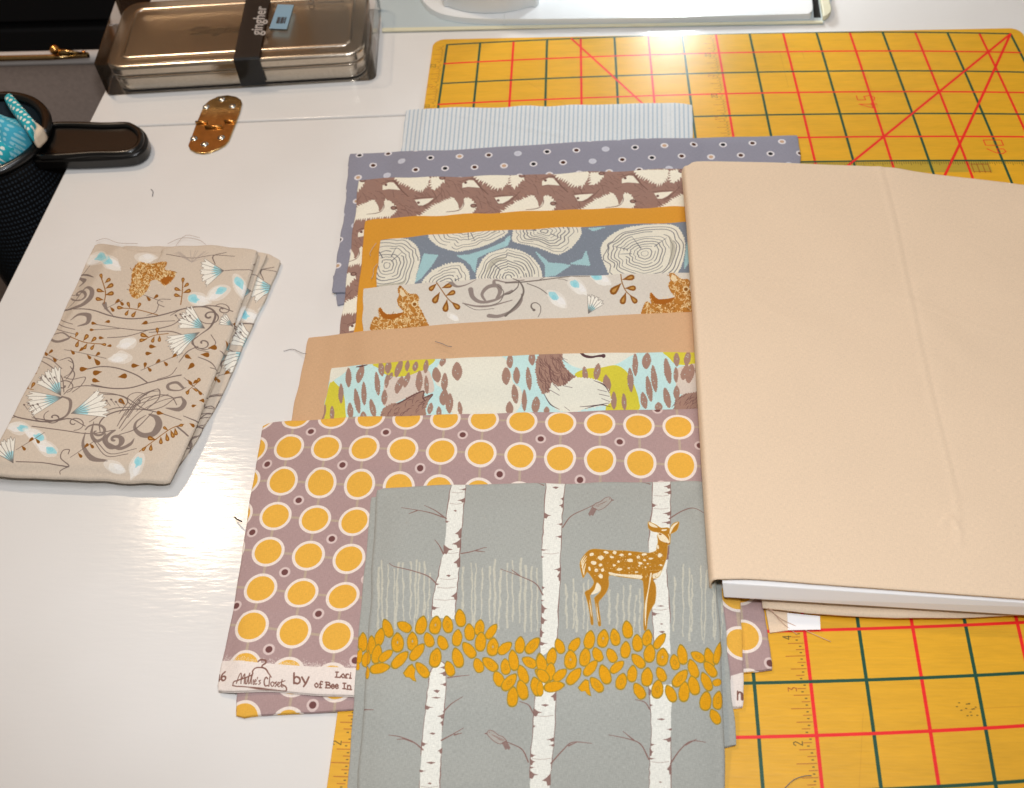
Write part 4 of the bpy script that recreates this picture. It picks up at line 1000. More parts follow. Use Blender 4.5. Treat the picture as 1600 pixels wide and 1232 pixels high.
cv.fill(spiky(K6(S([(360, 345), (400, 375), (470, 360), (540, 305), (640, 310), (720, 325), (770, 360), (810, 420), (815, 500), (740, 520), (620, 545), (520, 570), (420, 555), (360, 510), (310, 430), (345, 420)])), 2.4, 5), CW)
for Q_ in ([(690, 325), (770, 360), (810, 420)], [(720, 395), (790, 412)], [(730, 430), (810, 448)], [(750, 465), (815, 490)], [(580, 530), (700, 520), (810, 500)], [(300, 430), (350, 510), (420, 550)], [(350, 400), (420, 440)], [(370, 350), (420, 400)], [(450, 365), (520, 380)], [(460, 530), (500, 560)], [(620, 545), (740, 515), (820, 530)]):
    cv.line(K6(Q_), [.6, 1.8, .6], ink(70, 50, 56), .9)
cv.line(K6([(590, 105), (620, 130), (670, 140), (720, 132), (765, 128)]), [4, 6, 4, 6], ink(84, 58, 60)); cv.ell(*K6([(765, 130)])[0], 3.2, 3.4, 0, ink(84, 58, 60))
P = [(1320, 530), (1330, 470), (1400, 430), (1480, 420), (1560, 400), (1560, 600), (1320, 600)]
cv.fill(spiky(K6(P), 1.5, 4), BRF); furhair(P, 50, K6, (25, 60), 2.5)
cv.line(K5([(345, 222), (390, 215), (430, 205)]), [2, 4, 1.5], ink(96, 66, 64))
fabric('fox_tail_fabric', l, cloth_mat('fox tail cotton', cv), cv, 'aqua and lime fabric with brown fox tails, behind the yellow circle print', (2, 1, 1, 1))

# ---- mauve with yellow circles and a printed selvage
lu = Lay([(380, 960), (700, 930), (1180, 860)], [(366, 1117), (380, 1122), (400, 1118), (548, 1109), (800, 1090), (1160, 1052), (1209, 1046)], [(380, 960), (372, 1060), (366, 1117)], [(1180, 860), (1194, 950), (1209, 1046)], .0024, 31, nu=70, nv=24)
l = Lay([(409, 662), (450, 653), (700, 643), (1000, 636), (1130, 632)], [(336, 1078), (450, 1079), (550, 1086), (800, 1094), (1164, 1104)], [(409, 662), (386, 800), (360, 960), (336, 1078)], [(1130, 632), (1150, 800), (1160, 960), (1164, 1104)], .0034, 9, spread=10, nu=110, nv=90, amp=.0010)
MAU = ink(166, 141, 139); YEL = ink(220, 168, 68); WHT = ink(226, 214, 204); LNK = ink(176, 158, 140); PLM = ink(108, 70, 68)
cv = Canvas(*join_bounds(l, lu), .00018, MAU, l.zf)
K = crop(340, 620, 2.416); ob = []
for r, row in enumerate(([(268, 188), (410, 192), (553, 196), (698, 203), (845, 208), (992, 208)], [(244, 318), (393, 328), (540, 335)], [(216, 448), (368, 463), (517, 473)], [(188, 582), (344, 600), (495, 612)], [(160, 725), (317, 742), (472, 756)], [(130, 868), (290, 889), (446, 901)])):
    for c_, p in enumerate(row): ob.append((c_, r, *p))
ob = np.array(ob, float); W_ = wpt(l, K(ob[:, 2:]))
G_ = np.stack([np.ones(len(ob)), ob[:, 0], ob[:, 1], ob[:, 0] * ob[:, 1] * .2, ob[:, 1] ** 2 * .2], 1); CF, *_r = np.linalg.lstsq(G_, W_, rcond=None)
def lat(c_, r): return np.array([1, c_, r, c_ * r * .2 if r < 7 else c_ * 7 * .2, r * r * .2]) @ CF
print('circle pitch', np.linalg.norm(lat(1, 1) - lat(0, 1)), np.linalg.norm(lat(0, 2) - lat(0, 1)))
RO = np.linalg.norm(lat(1, 1) - lat(0, 1)) * .40
for r in range(-3, 10):
    for c_ in range(-3, 18):
        p = lat(c_, r); cv.linew([p, lat(c_ + 1, r)], .0013, LNK); cv.linew([p, lat(c_, r + 1)], .0013, LNK)
for r in range(-3, 10):
    for c_ in range(-3, 18):
        p = lat(c_, r); cv.fillw(circ(p, RO, 40), WHT); cv.fillw(circ(p, RO * .82, 40), YEL)
        if (r + c_) % 2:
            q = (lat(c_, r) + lat(c_ + 1, r) + lat(c_, r + 1) + lat(c_ + 1, r + 1)) / 4; cv.fillw(circ(q, RO * .34, 24), ink(206, 186, 182)); cv.fillw(circ(q, RO * .2, 20), PLM)
# selvage band along the front edge of the upper layer
KS = crop(330, 1000, 6.4)
SELV = ink(224, 214, 206)
top_e = np.vstack([KS([(20, 190), (220, 205), (480, 228), (760, 250), (1060, 268), (1400, 282)]), [(620, 1047), (800, 1055), (1000, 1059), (1200, 1062)]])
bot_e = np.array([(1200, 1125), (1000, 1120), (800, 1112), (550, 1104), (330, 1095)])
cv.fill(np.vstack([top_e, bot_e]), SELV)
for _ in range(500):
    x = rng.uniform(330, 560); y = np.interp(x, top_e[:, 0], top_e[:, 1]) - abs(rng.normal()) * 4; cv.ell(x, y, .8, .5, 0, SELV, .8, 5)
for k in range(4): q = wpt(l, KS([(330 + 6, 190), (740, 235), (1190, 255), (1380, 262)][k:k + 1]))[0]
TXT = ink(122, 84, 74)
def pen(P, w=1.6, sm=True): cv.line(KS(P), w, TXT, .95, sm)
pen([(62, 340), (48, 392), (78, 388)], 2.6, False); pen([(74, 340), (68, 402)], 2.6, False)                      # 46
pen([(132, 312), (105, 335), (92, 372), (108, 398), (132, 390), (138, 368), (118, 355), (98, 368)], 2.8)
pen([(470, 218), (495, 200), (540, 205), (545, 232), (512, 255), (508, 275)], [2.4, 2.8, 2])                      # hanger
pen([(508, 276), (450, 280), (415, 310), (410, 345), (350, 372), (290, 392), (225, 412), (212, 440), (225, 452), (400, 465), (600, 478), (735, 490), (738, 460), (700, 440)], [2.2, 2, 1.6, 2.2])
pen([(508, 276), (545, 292), (570, 330), (600, 372)], [2.6, 2.2, 1.4])
pen([(245, 425), (280, 350), (300, 340), (292, 430)], 1.6); pen([(296, 400), (330, 345), (335, 350), (325, 430)], 1.6)        # Millie's
pen([(345, 380), (338, 430), (350, 430)], 1.6); pen([(352, 425), (378, 350), (385, 335), (372, 380), (368, 432)], 1.5); pen([(380, 428), (405, 350), (415, 335), (400, 385), (395, 432)], 1.5)
pen([(418, 395), (414, 435), (424, 435)], 1.5); pen([(428, 415), (446, 405), (440, 392), (428, 408), (436, 436), (452, 430)], 1.4); pen([(462, 372), (458, 388)], 1.4, False)
pen([(490, 400), (474, 405), (486, 425), (470, 438)], 1.5)
pen([(562, 385), (545, 372), (525, 410), (532, 450), (560, 448)], 2.0); pen([(585, 365), (570, 455)], 1.6, False)               # Closet
pen([(605, 415), (590, 430), (600, 455), (620, 445), (622, 422), (605, 415)], 1.6); pen([(652, 415), (634, 422), (648, 440), (632, 458)], 1.6); pen([(660, 442), (678, 430), (668, 418), (657, 440), (668, 460), (684, 452)], 1.5)
pen([(706, 395), (694, 455), (710, 462)], 1.7); pen([(684, 420), (735, 405)], 1.4, False)
pen([(828, 332), (824, 430)], 2.8, False); pen([(828, 385), (850, 368), (880, 382), (885, 412), (862, 432), (828, 424)], 2.8)    # by
pen([(905, 372), (935, 425)], 2.8, False); pen([(975, 372), (945, 430), (920, 458)], 2.8, False)
def serif(P): pen(P, 2.0, False)
serif([(1258, 322), (1252, 372), (1290, 376), (1294, 362)]); serif([(1244, 322), (1272, 324)]); serif([(1240, 372), (1256, 373)])      # Lori
pen([(1318, 340), (1302, 358), (1316, 378), (1336, 364), (1318, 340)], 2.0); serif([(1350, 344), (1347, 380)]); serif([(1340, 380), (1360, 382)]); pen([(1348, 356), (1362, 342), (1374, 348)], 2.0); serif([(1392, 348), (1389, 383)]); serif([(1380, 382), (1400, 384)]); cv.ell(*KS([(1395, 332)])[0], 1.0, 1.0, 0, TXT)
pen([(1050, 428), (1032, 446), (1046, 468), (1066, 452), (1050, 428)], 2.0); pen([(1112, 418), (1092, 416), (1086, 470)], 2.0); serif([(1078, 438), (1106, 440)]); serif([(1076, 470), (1098, 471)])
serif([(1150, 420), (1144, 472)]); pen([(1140, 420), (1176, 424), (1180, 440), (1148, 445), (1184, 452), (1182, 472), (1138, 472)], 2.0)
for x in (1196, 1236): pen([(x, 456), (x + 30, 458), (x + 18, 440), (x, 456), (x + 12, 478), (x + 30, 472)], 2.0)
serif([(1330, 430), (1326, 480)]); serif([(1316, 430), (1344, 432)]); serif([(1312, 480), (1340, 482)])
serif([(1362, 450), (1358, 486)]); pen([(1360, 462), (1378, 450), (1392, 462), (1388, 488)], 2.0); serif([(1352, 486), (1368, 487)]); serif([(1380, 488), (1400, 489)])
KR = crop(1080, 880, 4.108)
cv.fill(KR([(255, 722), (345, 690), (345, 925), (255, 925)]), SELV)
cv.line(KR([(300, 818), (300, 872)]), 2.4, TXT, 1, False); cv.line(KR([(300, 838), (312, 822), (324, 832), (326, 870)]), 2.4, TXT); cv.line(KR([(338, 830), (332, 850), (340, 868)]), 2.0, TXT)
M_mau = cloth_mat('mauve circle cotton', cv)
off = tuple((lat(3, 3) - lat(3, 1) + (lat(2, 2) - lat(1, 2)) * .15)[:2] * -1)
pe = fabric('yellow_circle_fabric', l, M_mau, cv, 'mauve fabric with yellow circles and a printed white selvage, under the deer print', (1, 2, 1, 2), extra=[(lu, 'fold_layer', (1, 3, 1, 1), off)])
tube('loose_thread', [np.r_[un1(378, 815, .004)], np.r_[un1(371, 812, .003)], np.r_[un1(366, 808, .001)]], .0004, plain('dark thread', (60, 44, 36), .8), pe, 5, 3)
# ---- top of the stack: grey with birches and a fawn
lu = Lay([(576, 770), (800, 760), (1110, 750)], [(540, 1250), (546, 1300), (850, 1300), (1140, 1162), (1152, 1160)], [(576, 770), (560, 980), (540, 1250)], [(1110, 750), (1130, 940), (1152, 1160)], .0016, 41, spread=12, nu=60, nv=60) if False else \
    Lay([(578, 775), (800, 765), (1112, 757)], [(539, 1262), (850, 1215), (1152, 1163)], [(579, 775), (570, 880), (557, 1025), (545, 1200), (539, 1262)], [(1112, 757), (1130, 940), (1152, 1163)], .0018, 41, spread=14, nu=60, nv=60)
l = Lay([(586, 757), (700, 751), (1000, 747), (1105, 745)], [(552, 1345), (850, 1345), (1136, 1335)], [(586, 757), (580, 890), (573, 1000), (566, 1110), (557, 1225), (552, 1345)], [(1105, 745), (1110, 810), (1125, 960), (1130, 1080), (1134, 1232), (1136, 1335)], .0050, 10, spread=16, nu=110, nv=110, amp=.0011, creases=[([(1098, 765), (1085, 785), (1080, 800)], -.0012, .004)])
SAG = ink(158, 161, 156)
cv = Canvas(*join_bounds(l, lu), .00016, SAG, l.zf)
K7 = crop(540, 730, 2.353); BIR = ink(218, 219, 211); BM = ink(128, 98, 92); GRS = ink(188, 186, 172)
def grass(x0, x1, y0, y1, n_):
    for k in range(n_):
        x = x0 + (x1 - x0) * (k + rng.uniform(.2, .8)) / n_; ya = y0 + rng.uniform(-12, 45); yb = y1 + rng.uniform(-40, 20); n2 = 22
        f0, f1 = rng.uniform(0, 6.3, 2); ln_ = rng.uniform(-10, 4)
        P = [(x + 1.6 * math.sin(i * .5 + f0) + 1.0 * math.sin(i * 1.3 + f1) + rng.normal() * .5 + (i / n2) * ln_, ya + (yb - ya) * i / n2) for i in range(n2 + 1)]
        cv.line(K7(P), rng.uniform(1.8, 5.0, 10) * rng.uniform(.6, 1.1), GRS, .85, sm=False)
grass(105, 325, 350, 590, 11); grass(425, 720, 345, 600, 13); grass(805, 900, 420, 620, 5); grass(960, 1100, 440, 610, 6); grass(1205, 1400, 370, 640, 9)
def trunk(Lp, Rp):
    Lp, Rp = smooth(Lp, 6), smooth(Rp, 6); jl = rng.normal(size=len(Lp)) * 1.2; jr = rng.normal(size=len(Rp)) * 1.2
    A_ = Lp + np.stack([jl, 0 * jl], 1); B_ = Rp + np.stack([jr, 0 * jr], 1)
    cv.fill(K7(np.vstack([A_, B_[::-1]])), BIR)
    for side, q in ((1, A_), (-1, B_)):
        i = 0
        while i < len(q) - 2:
            n2 = rng.integers(3, 9)
            if rng.random() < .85: cv.line(K7(q[i:i + n2 + 1] + [side * -1.5, 0]) if len(q[i:i + n2 + 1]) > 1 else K7(q[-2:]), [.6, rng.uniform(.9, 2.2), .6], BM, .85, sm=False)
            i += n2
    y0, y1 = A_[0, 1], A_[-1, 1]; y = y0 + 25
    while y < y1 - 8:
        xl_, xr_ = np.interp(y, A_[:, 1], A_[:, 0]), np.interp(y, B_[:, 1], B_[:, 0]); side = rng.random()
        w = rng.uniform(10, 32); h = rng.uniform(3, 9) if rng.random() < .7 else rng.uniform(10, 20)
        if side < .42: P = [(xl_ - 3, y - h), (xl_ + w * .5, y - h * .2), (xl_ + w, y), (xl_ + w * .5, y + h * .2), (xl_ + w * .25, y + h), (xl_ - 3, y + h * .8)]
        elif side < .85: P = [(xr_ + 3, y - h * 1.4), (xr_ - w * .4, y - h * .5), (xr_ - w, y + h * .1), (xr_ - w * .45, y + h * .3), (xr_ - w * .3, y + h * 1.2), (xr_ + 3, y + h)]
        else: xm = (xl_ + xr_) / 2; P = [(xm - w * .6, y), (xm, y - 3), (xm + w * .6, y), (xm + 2, y + h * .5)]
        cv.fill(K7(P), BM, .92)
        if rng.random() < .15: cv.line(K7([(xl_ + 4, y + 12), ((xl_ + xr_) / 2, y + 15), (xr_ - 6, y + 11)]), .7, BM, .6)
        y += rng.uniform(18, 52)
def branch(P, w=(2.2, .9)): cv.line(K7(P), list(w), BM, .92)
trunk([(388, 50), (375, 150), (362, 300), (340, 400), (320, 500), (316, 552)], [(440, 50), (432, 160), (420, 300), (412, 430), (404, 500), (400, 560)])
trunk([(347, 712), (318, 745), (305, 800), (295, 900), (280, 1040), (272, 1181), (258, 1400)], [(347, 712), (366, 735), (368, 800), (360, 900), (350, 1050), (345, 1181), (340, 1400)])
trunk([(738, 42), (730, 200), (722, 320), (725, 480), (715, 640), (718, 700)], [(808, 42), (795, 180), (790, 300), (785, 450), (778, 600), (772, 660)])
trunk([(700, 780), (690, 960), (680, 1100), (678, 1181), (672, 1400)], [(775, 790), (765, 1000), (755, 1100), (750, 1181), (742, 1400)])
trunk([(1130, 40), (1128, 150), (1115, 300), (1125, 440), (1130, 560), (1135, 650)], [(1195, 40), (1192, 170), (1185, 310), (1180, 400), (1190, 520), (1195, 690)])
trunk([(1115, 800), (1125, 960), (1120, 1080), (1118, 1181), (1114, 1400)], [(1200, 800), (1195, 1000), (1195, 1181), (1190, 1400)])
for P in ([(370, 190), (330, 160), (290, 140)], [(360, 185), (300, 165), (205, 148)], [(262, 160), (232, 172)], [(360, 320), (345, 290), (328, 268)], [(425, 318), (460, 312), (505, 298), (518, 296)], [(478, 308), (512, 312)],
          [(330, 425), (300, 400), (240, 380), (180, 365), (160, 352)], [(725, 470), (700, 430), (650, 405), (570, 375)], [(640, 400), (610, 378)], [(728, 60), (700, 45)], [(798, 222), (830, 180), (890, 150), (945, 122)], [(1190, 190), (1240, 160), (1285, 148), (1335, 170)], [(1120, 55), (1090, 45)],
          [(375, 775), (410, 770), (455, 765)], [(360, 900), (390, 870), (430, 845)], [(285, 1040), (250, 1012), (200, 992), (158, 985)], [(245, 1010), (215, 1000), (190, 1002)], [(352, 1005), (390, 985), (433, 960)], [(400, 985), (428, 978)],
          [(672, 1085), (650, 1040), (610, 1018), (560, 1000)], [(755, 1090), (800, 1040), (835, 1012), (905, 1016)], [(820, 1025), (850, 1012)], [(1115, 1075), (1085, 1020), (1040, 1000), (968, 985)], [(1060, 1005), (1020, 972)], [(1195, 1090), (1230, 1040), (1270, 1008), (1325, 1010)], [(1250, 1022), (1290, 1000)],
          [(1118, 890), (1100, 865), (1065, 855)], [(690, 905), (672, 875), (640, 862)], [(62, 885), (100, 888)]):
    branch(P)
def bird(P, fl=1):
    T = lambda q: K7([(P[0] + fl * x, P[1] + y) for x, y in q])
    body = [(0, 0), (14, -14), (30, -20), (48, -34), (64, -38), (72, -26), (62, -12), (44, 4), (22, 12)]
    cv.fill(T(body), ink(166, 158, 150), .55); cv.line(T(body + [(0, 0)]), 1.0, BM, .9); cv.line(T([(72, -28), (80, -26), (72, -24)]), 1, BM); cv.ell(*T([(64, -31)])[0], .8, .8, 0, BM)
    for k in range(5): cv.line(T([(8 + 8 * k, -4 - 3 * k), (26 + 7 * k, -2 - 5 * k)]), .8, BM, .8)
    cv.fill(T([(0, 0), (18, 8), (4, 34), (-4, 30), (-8, 36), (-14, 26)]), BM, .75)
bird((906, 146), 1); bird((592, 1006), -1)
# fawn
KD = crop(890, 800, 6.158); FW = ink(170, 118, 34); FC = ink(226, 216, 190); FD = ink(140, 84, 16)
fawn = [(232, 358), (300, 362), (400, 372), (520, 374), (640, 385), (700, 392), (770, 396), (830, 375), (838, 340), (850, 290), (845, 235), (850, 200), (800, 190), (765, 165), (755, 140), (758, 96), (800, 110), (840, 130), (880, 155), (940, 152), (965, 160), (985, 125), (1010, 105), (1052, 96), (1048, 140), (1030, 180), (990, 205), (972, 215), (970, 260), (965, 312), (945, 320), (940, 380), (930, 450), (905, 520), (885, 570), (862, 620), (825, 642), (800, 650), (825, 700), (832, 780), (822, 870), (800, 910), (770, 970), (750, 1050), (740, 1132), (715, 1132), (712, 1000), (718, 900), (715, 800), (710, 710), (695, 655), (600, 640), (480, 625), (380, 612), (378, 700), (355, 770), (310, 830), (280, 870), (285, 950), (298, 1040), (300, 1096), (278, 1096), (270, 1040), (255, 930), (240, 850), (245, 820), (295, 770), (300, 720), (270, 680), (262, 690), (245, 740), (200, 800), (200, 830), (215, 950), (228, 1077), (205, 1078), (195, 980), (170, 860), (148, 790), (155, 765), (200, 740), (235, 680), (205, 620), (170, 580), (155, 600), (130, 637), (118, 600), (105, 550), (100, 490), (130, 430), (180, 375)]
fs = smooth(fawn, 3, True); cv.fill(KD(fs), FW)
q = np.vstack([fs, fs[:1]]); cv.line(KD(q), .9, ink(214, 190, 120), .75, sm=False); cv.line(KD(q), .5, FD, .6, sm=False)
for P in ([(850, 202), (900, 215), (945, 260), (962, 303), (930, 298), (880, 280), (855, 250)], [(760, 100), (800, 115), (850, 148), (815, 150), (775, 135)], [(966, 168), (990, 130), (1015, 110), (1046, 102), (1005, 145), (975, 200), (962, 215)],
          [(380, 580), (450, 595), (560, 604), (690, 610), (690, 646), (600, 634), (480, 619), (388, 605)], [(800, 602), (850, 585), (885, 560), (862, 618), (806, 642)], [(775, 600), (792, 600), (772, 700), (748, 850), (737, 1000), (731, 1110), (722, 1000), (727, 880), (756, 740)],
          [(262, 684), (298, 716), (296, 758), (255, 785), (205, 796), (238, 752)], [(885, 172), (935, 168), (925, 182), (890, 184)], [(190, 840), (202, 900), (214, 1000), (208, 1000), (196, 920)], [(262, 870), (270, 960), (284, 1050), (278, 1050), (262, 960)]):
    cv.fill(KD(smooth(P, 3, True)), FC, .95)
for P in ([(165, 430), (130, 480), (118, 540)], [(160, 460), (128, 520), (132, 600)], [(155, 500), (140, 560), (138, 610)], [(150, 420), (118, 470), (112, 510)]): cv.line(KD(P), [1, 2, 1], FC, .9)
for s_ in ((212, 410, 20, 18), (297, 443, 29, 24), (230, 490, 26, 20), (298, 512, 18, 18), (192, 550, 12, 20), (257, 563, 18, 18), (317, 562, 17, 17), (300, 620, 20, 22), (350, 390, 26, 12), (435, 392, 20, 17), (405, 435, 18, 12), (500, 415, 22, 13), (580, 408, 15, 13), (718, 410, 24, 13), (660, 437, 16, 14), (580, 468, 30, 17), (780, 450, 22, 10), (868, 418, 22, 21), (850, 340, 11, 20), (470, 480, 13, 12), (430, 515, 16, 11), (680, 495, 21, 11), (480, 555, 25, 13), (570, 542, 12, 7), (720, 465, 15, 9), (750, 500, 10, 7), (880, 515, 16, 9), (670, 520, 12, 9), (730, 535, 9, 8), (640, 580, 20, 8)):
    cv.ell(*KD([s_[:2]])[0], s_[2] / 6.158, s_[3] / 6.158, rng.uniform(-.3, .3), FC, .95, 10, .12)
for _ in range(260):
    x, y = rng.uniform(240, 900), rng.uniform(380, 620)
    if x > 700 and y > 600: continue
    cv.ell(*KD([(x, y)])[0], rng.uniform(.4, 1.1), rng.uniform(.3, .6), rng.uniform(-.6, .6), FC if rng.random() < .6 else FD, .75, 6)
for _ in range(60):
    x, y = rng.uniform(720, 830), rng.uniform(560, 880); cv.line(KD([(x, y), (x + rng.uniform(-6, 8), y + rng.uniform(10, 25))]), .6, FC if rng.random() < .6 else FD, .6, sm=False) if y < 650 else None
cv.ell(*KD([(872, 216)])[0], 2.2, 1.2, .3, FD); cv.line(KD([(930, 300), (950, 308), (962, 304)]), 1.4, FD); cv.line(KD([(950, 215), (962, 250), (962, 290)]), 1.2, FC, .8)
# leaves
LE, LO, LD = ink(208, 148, 20), ink(152, 128, 44), ink(184, 128, 20)
def leaf(K, x, y, ang, hl, hw, h=0):
    a = math.radians(ang); c, d = math.sin(a), -math.cos(a); n2 = 26
    P = []
    for k in range(n2):
        t = 2 * math.pi * k / n2; u, v = math.cos(t), math.sin(t); v *= (1 - .32 * u * abs(u)) * (1 + .02 * rng.normal()); P.append((x + hl * u * c - hw * v * d, y + hl * u * d + hw * v * c))
    P = np.array(P); cen = np.array([x, y]); cv.fill(K(cen + (P - cen) * 1.08), LO); cv.fill(K(cen + (P - cen) * .92), LE)
    if h:
        cv.line(K([cen + .45 * hl * np.array([c, d]), cen - .45 * hl * np.array([c, d])]), [.8, 1.6, .8], LD, .8)
        q = cen + (P - cen) * .34; cv.line(K(np.vstack([q, q[:1]])), .8, LO, .6, sm=False)
        if h > 1: cv.ell(*K([(x, y)])[0], 1.2, 2.2, a, SAG, .8)
KA, KB = crop(540, 940, 5.0), crop(840, 960, 5.0)
LA = [(120, 280, 0, 75, 34), (95, 390, 8, 60, 20), (80, 470, 0, 30, 14), (160, 540, 0, 50, 20), (325, 205, -20, 75, 38), (458, 197, -60, 60, 38), (592, 185, 15, 72, 42), (702, 185, 10, 70, 45, 2), (797, 180, -8, 66, 40, 1), (897, 130, -8, 68, 40), (968, 240, -5, 65, 40), (1047, 205, 8, 62, 38, 1), (1140, 235, 35, 68, 32), (262, 270, 15, 70, 38), (405, 320, 0, 75, 48, 2), (522, 312, 0, 72, 42, 2), (650, 300, -20, 58, 38), (757, 322, -25, 58, 38), (872, 285, 8, 65, 38), (963, 380, -38, 72, 40), (1055, 315, 5, 75, 42), (1150, 355, 5, 70, 45, 2), (1245, 365, 50, 65, 38), (1362, 340, 5, 65, 38), (1462, 345, 40, 75, 40, 1), (190, 330, 5, 75, 40), (240, 400, 10, 75, 40), (150, 420, 0, 60, 40), (312, 420, 55, 65, 34), (265, 515, 85, 80, 40), (425, 455, 45, 85, 40), (560, 395, 40, 80, 38), (703, 440, 12, 75, 45, 1), (812, 525, -20, 60, 36), (875, 440, -15, 78, 42), (1037, 500, -20, 58, 38), (1128, 490, -50, 72, 40, 1), (1250, 510, -5, 62, 38, 1), (1312, 460, -8, 80, 38), (1435, 475, -60, 62, 38, 1), (1525, 475, -10, 70, 38), (1195, 605, -25, 62, 40), (1280, 630, 40, 80, 40, 1), (1385, 570, -20, 75, 38), (1305, 745, 5, 78, 42), (1380, 690, -15, 78, 42), (1490, 665, -15, 75, 42), (598, 535, -40, 72, 38, 1), (1540, 580, -50, 75, 38)]
LB = [(30, 385, -10, 75, 40), (110, 330, 10, 68, 38), (172, 250, -20, 60, 36), (290, 238, 35, 62, 36), (405, 200, 10, 72, 42), (512, 190, 8, 70, 44, 2), (605, 180, -10, 66, 38, 1), (702, 120, -8, 68, 40), (780, 225, -5, 66, 40), (857, 185, 8, 64, 38, 1), (955, 210, 35, 70, 32), (257, 355, 0, 75, 48, 2), (370, 335, 8, 72, 42, 1), (468, 315, -25, 58, 38), (578, 322, -28, 58, 38), (687, 278, 5, 65, 38), (875, 305, 5, 72, 44), (785, 365, -42, 68, 38), (975, 335, 5, 70, 45, 2), (1072, 375, -10, 60, 38, 1), (1130, 315, -10, 78, 38), (1252, 330, -60, 60, 36, 1), (1345, 330, -15, 75, 40), (1415, 290, 15, 90, 30), (415, 420, 40, 75, 36), (285, 485, 40, 78, 40), (525, 470, -20, 78, 42), (622, 412, 50, 65, 34), (100, 450, 5, 70, 38), (40, 480, -40, 60, 40), (175, 475, 50, 65, 36), (130, 565, 80, 80, 40), (655, 525, 15, 65, 42, 1), (740, 465, 5, 65, 38), (855, 490, 5, 72, 44), (965, 470, -25, 60, 36), (460, 550, -40, 70, 38, 1), (793, 600, -30, 68, 40), (937, 585, 8, 72, 44, 1), (1040, 620, -25, 70, 38), (1145, 605, 5, 78, 42), (1115, 500, 40, 80, 42, 1), (1215, 425, -20, 75, 38), (1220, 555, -15, 75, 42), (1320, 520, -25, 75, 38), (1350, 420, -40, 70, 38), (1410, 520, 70, 40, 28), (1315, 672, 8, 75, 46), (1415, 660, 8, 72, 42, 1), (1390, 790, -30, 62, 38), (20, 580, 0, 60, 25)]
for q in LA: leaf(KA, *q)
for q in LB: leaf(KB, *q)
for K, P in ((KA, [(450, 560), (490, 505), (520, 490), (545, 530), (538, 580), (552, 625), (525, 618), (500, 595), (470, 592)]), (KB, [(315, 575), (350, 530), (372, 510), (400, 520), (405, 580), (418, 640), (390, 628), (370, 600), (340, 605)])):
    P = np.array(P, float); cen = P.mean(0); cv.fill(K(cen + (P - cen) * 1.06), LO); cv.fill(K(cen + (P - cen) * .9), LE)
fabric('fawn_print_fabric', l, cloth_mat('birch and fawn cotton', cv, weave=1.6, thread=.00028), cv, 'grey fabric with white birches, ochre leaves and a fawn, topping the stack', (1, 1, 1, 1), extra=[(lu, 'fold_layer', (1, 2, 2, 2), (0, 0))])

# ---------------------------------------------------------------- the folded piece lying apart on the left
lu = Lay([(200, 384), (330, 386), (405, 392), (425, 398), (438, 404)], [(-10, 735), (120, 742), (250, 742), (268, 728)], [(200, 384), (80, 560), (-10, 735)], [(438, 404), (424, 440), (345, 610), (316, 660), (300, 686), (268, 728)], .0040, 51, nu=60, nv=70)
lm = Lay([(190, 383), (330, 384), (418, 394)], [(-16, 736), (120, 743), (240, 745), (266, 738)], [(190, 383), (75, 560), (-16, 736)], [(418, 394), (396, 445), (330, 605), (290, 690), (266, 738)], .0026, 53, nu=50, nv=60)
l = Lay([(147, 380), (160, 376), (205, 386), (250, 390), (262, 381), (330, 379), (403, 386)], [(-32, 738), (60, 742), (140, 745), (200, 749), (262, 749)], [(147, 380), (70, 545), (0, 680), (-32, 738)], [(403, 386), (375, 470), (335, 580), (290, 690), (262, 749)], .0046, 52, spread=10, nu=90, nv=90, amp=.0013)
cv = Canvas(*join_bounds(l, lu, lm), .00017, ink(200, 186, 170), l.zf)
KF = crop(0, 360, 3.004); G1, G2 = ink(128, 114, 106), ink(112, 98, 92)
def curl(P, w, col=None): cv.line(KF(P), np.asarray(w) * 1.25, col if col is not None else (G1 if np.max(w) > 3 else G2), .95)
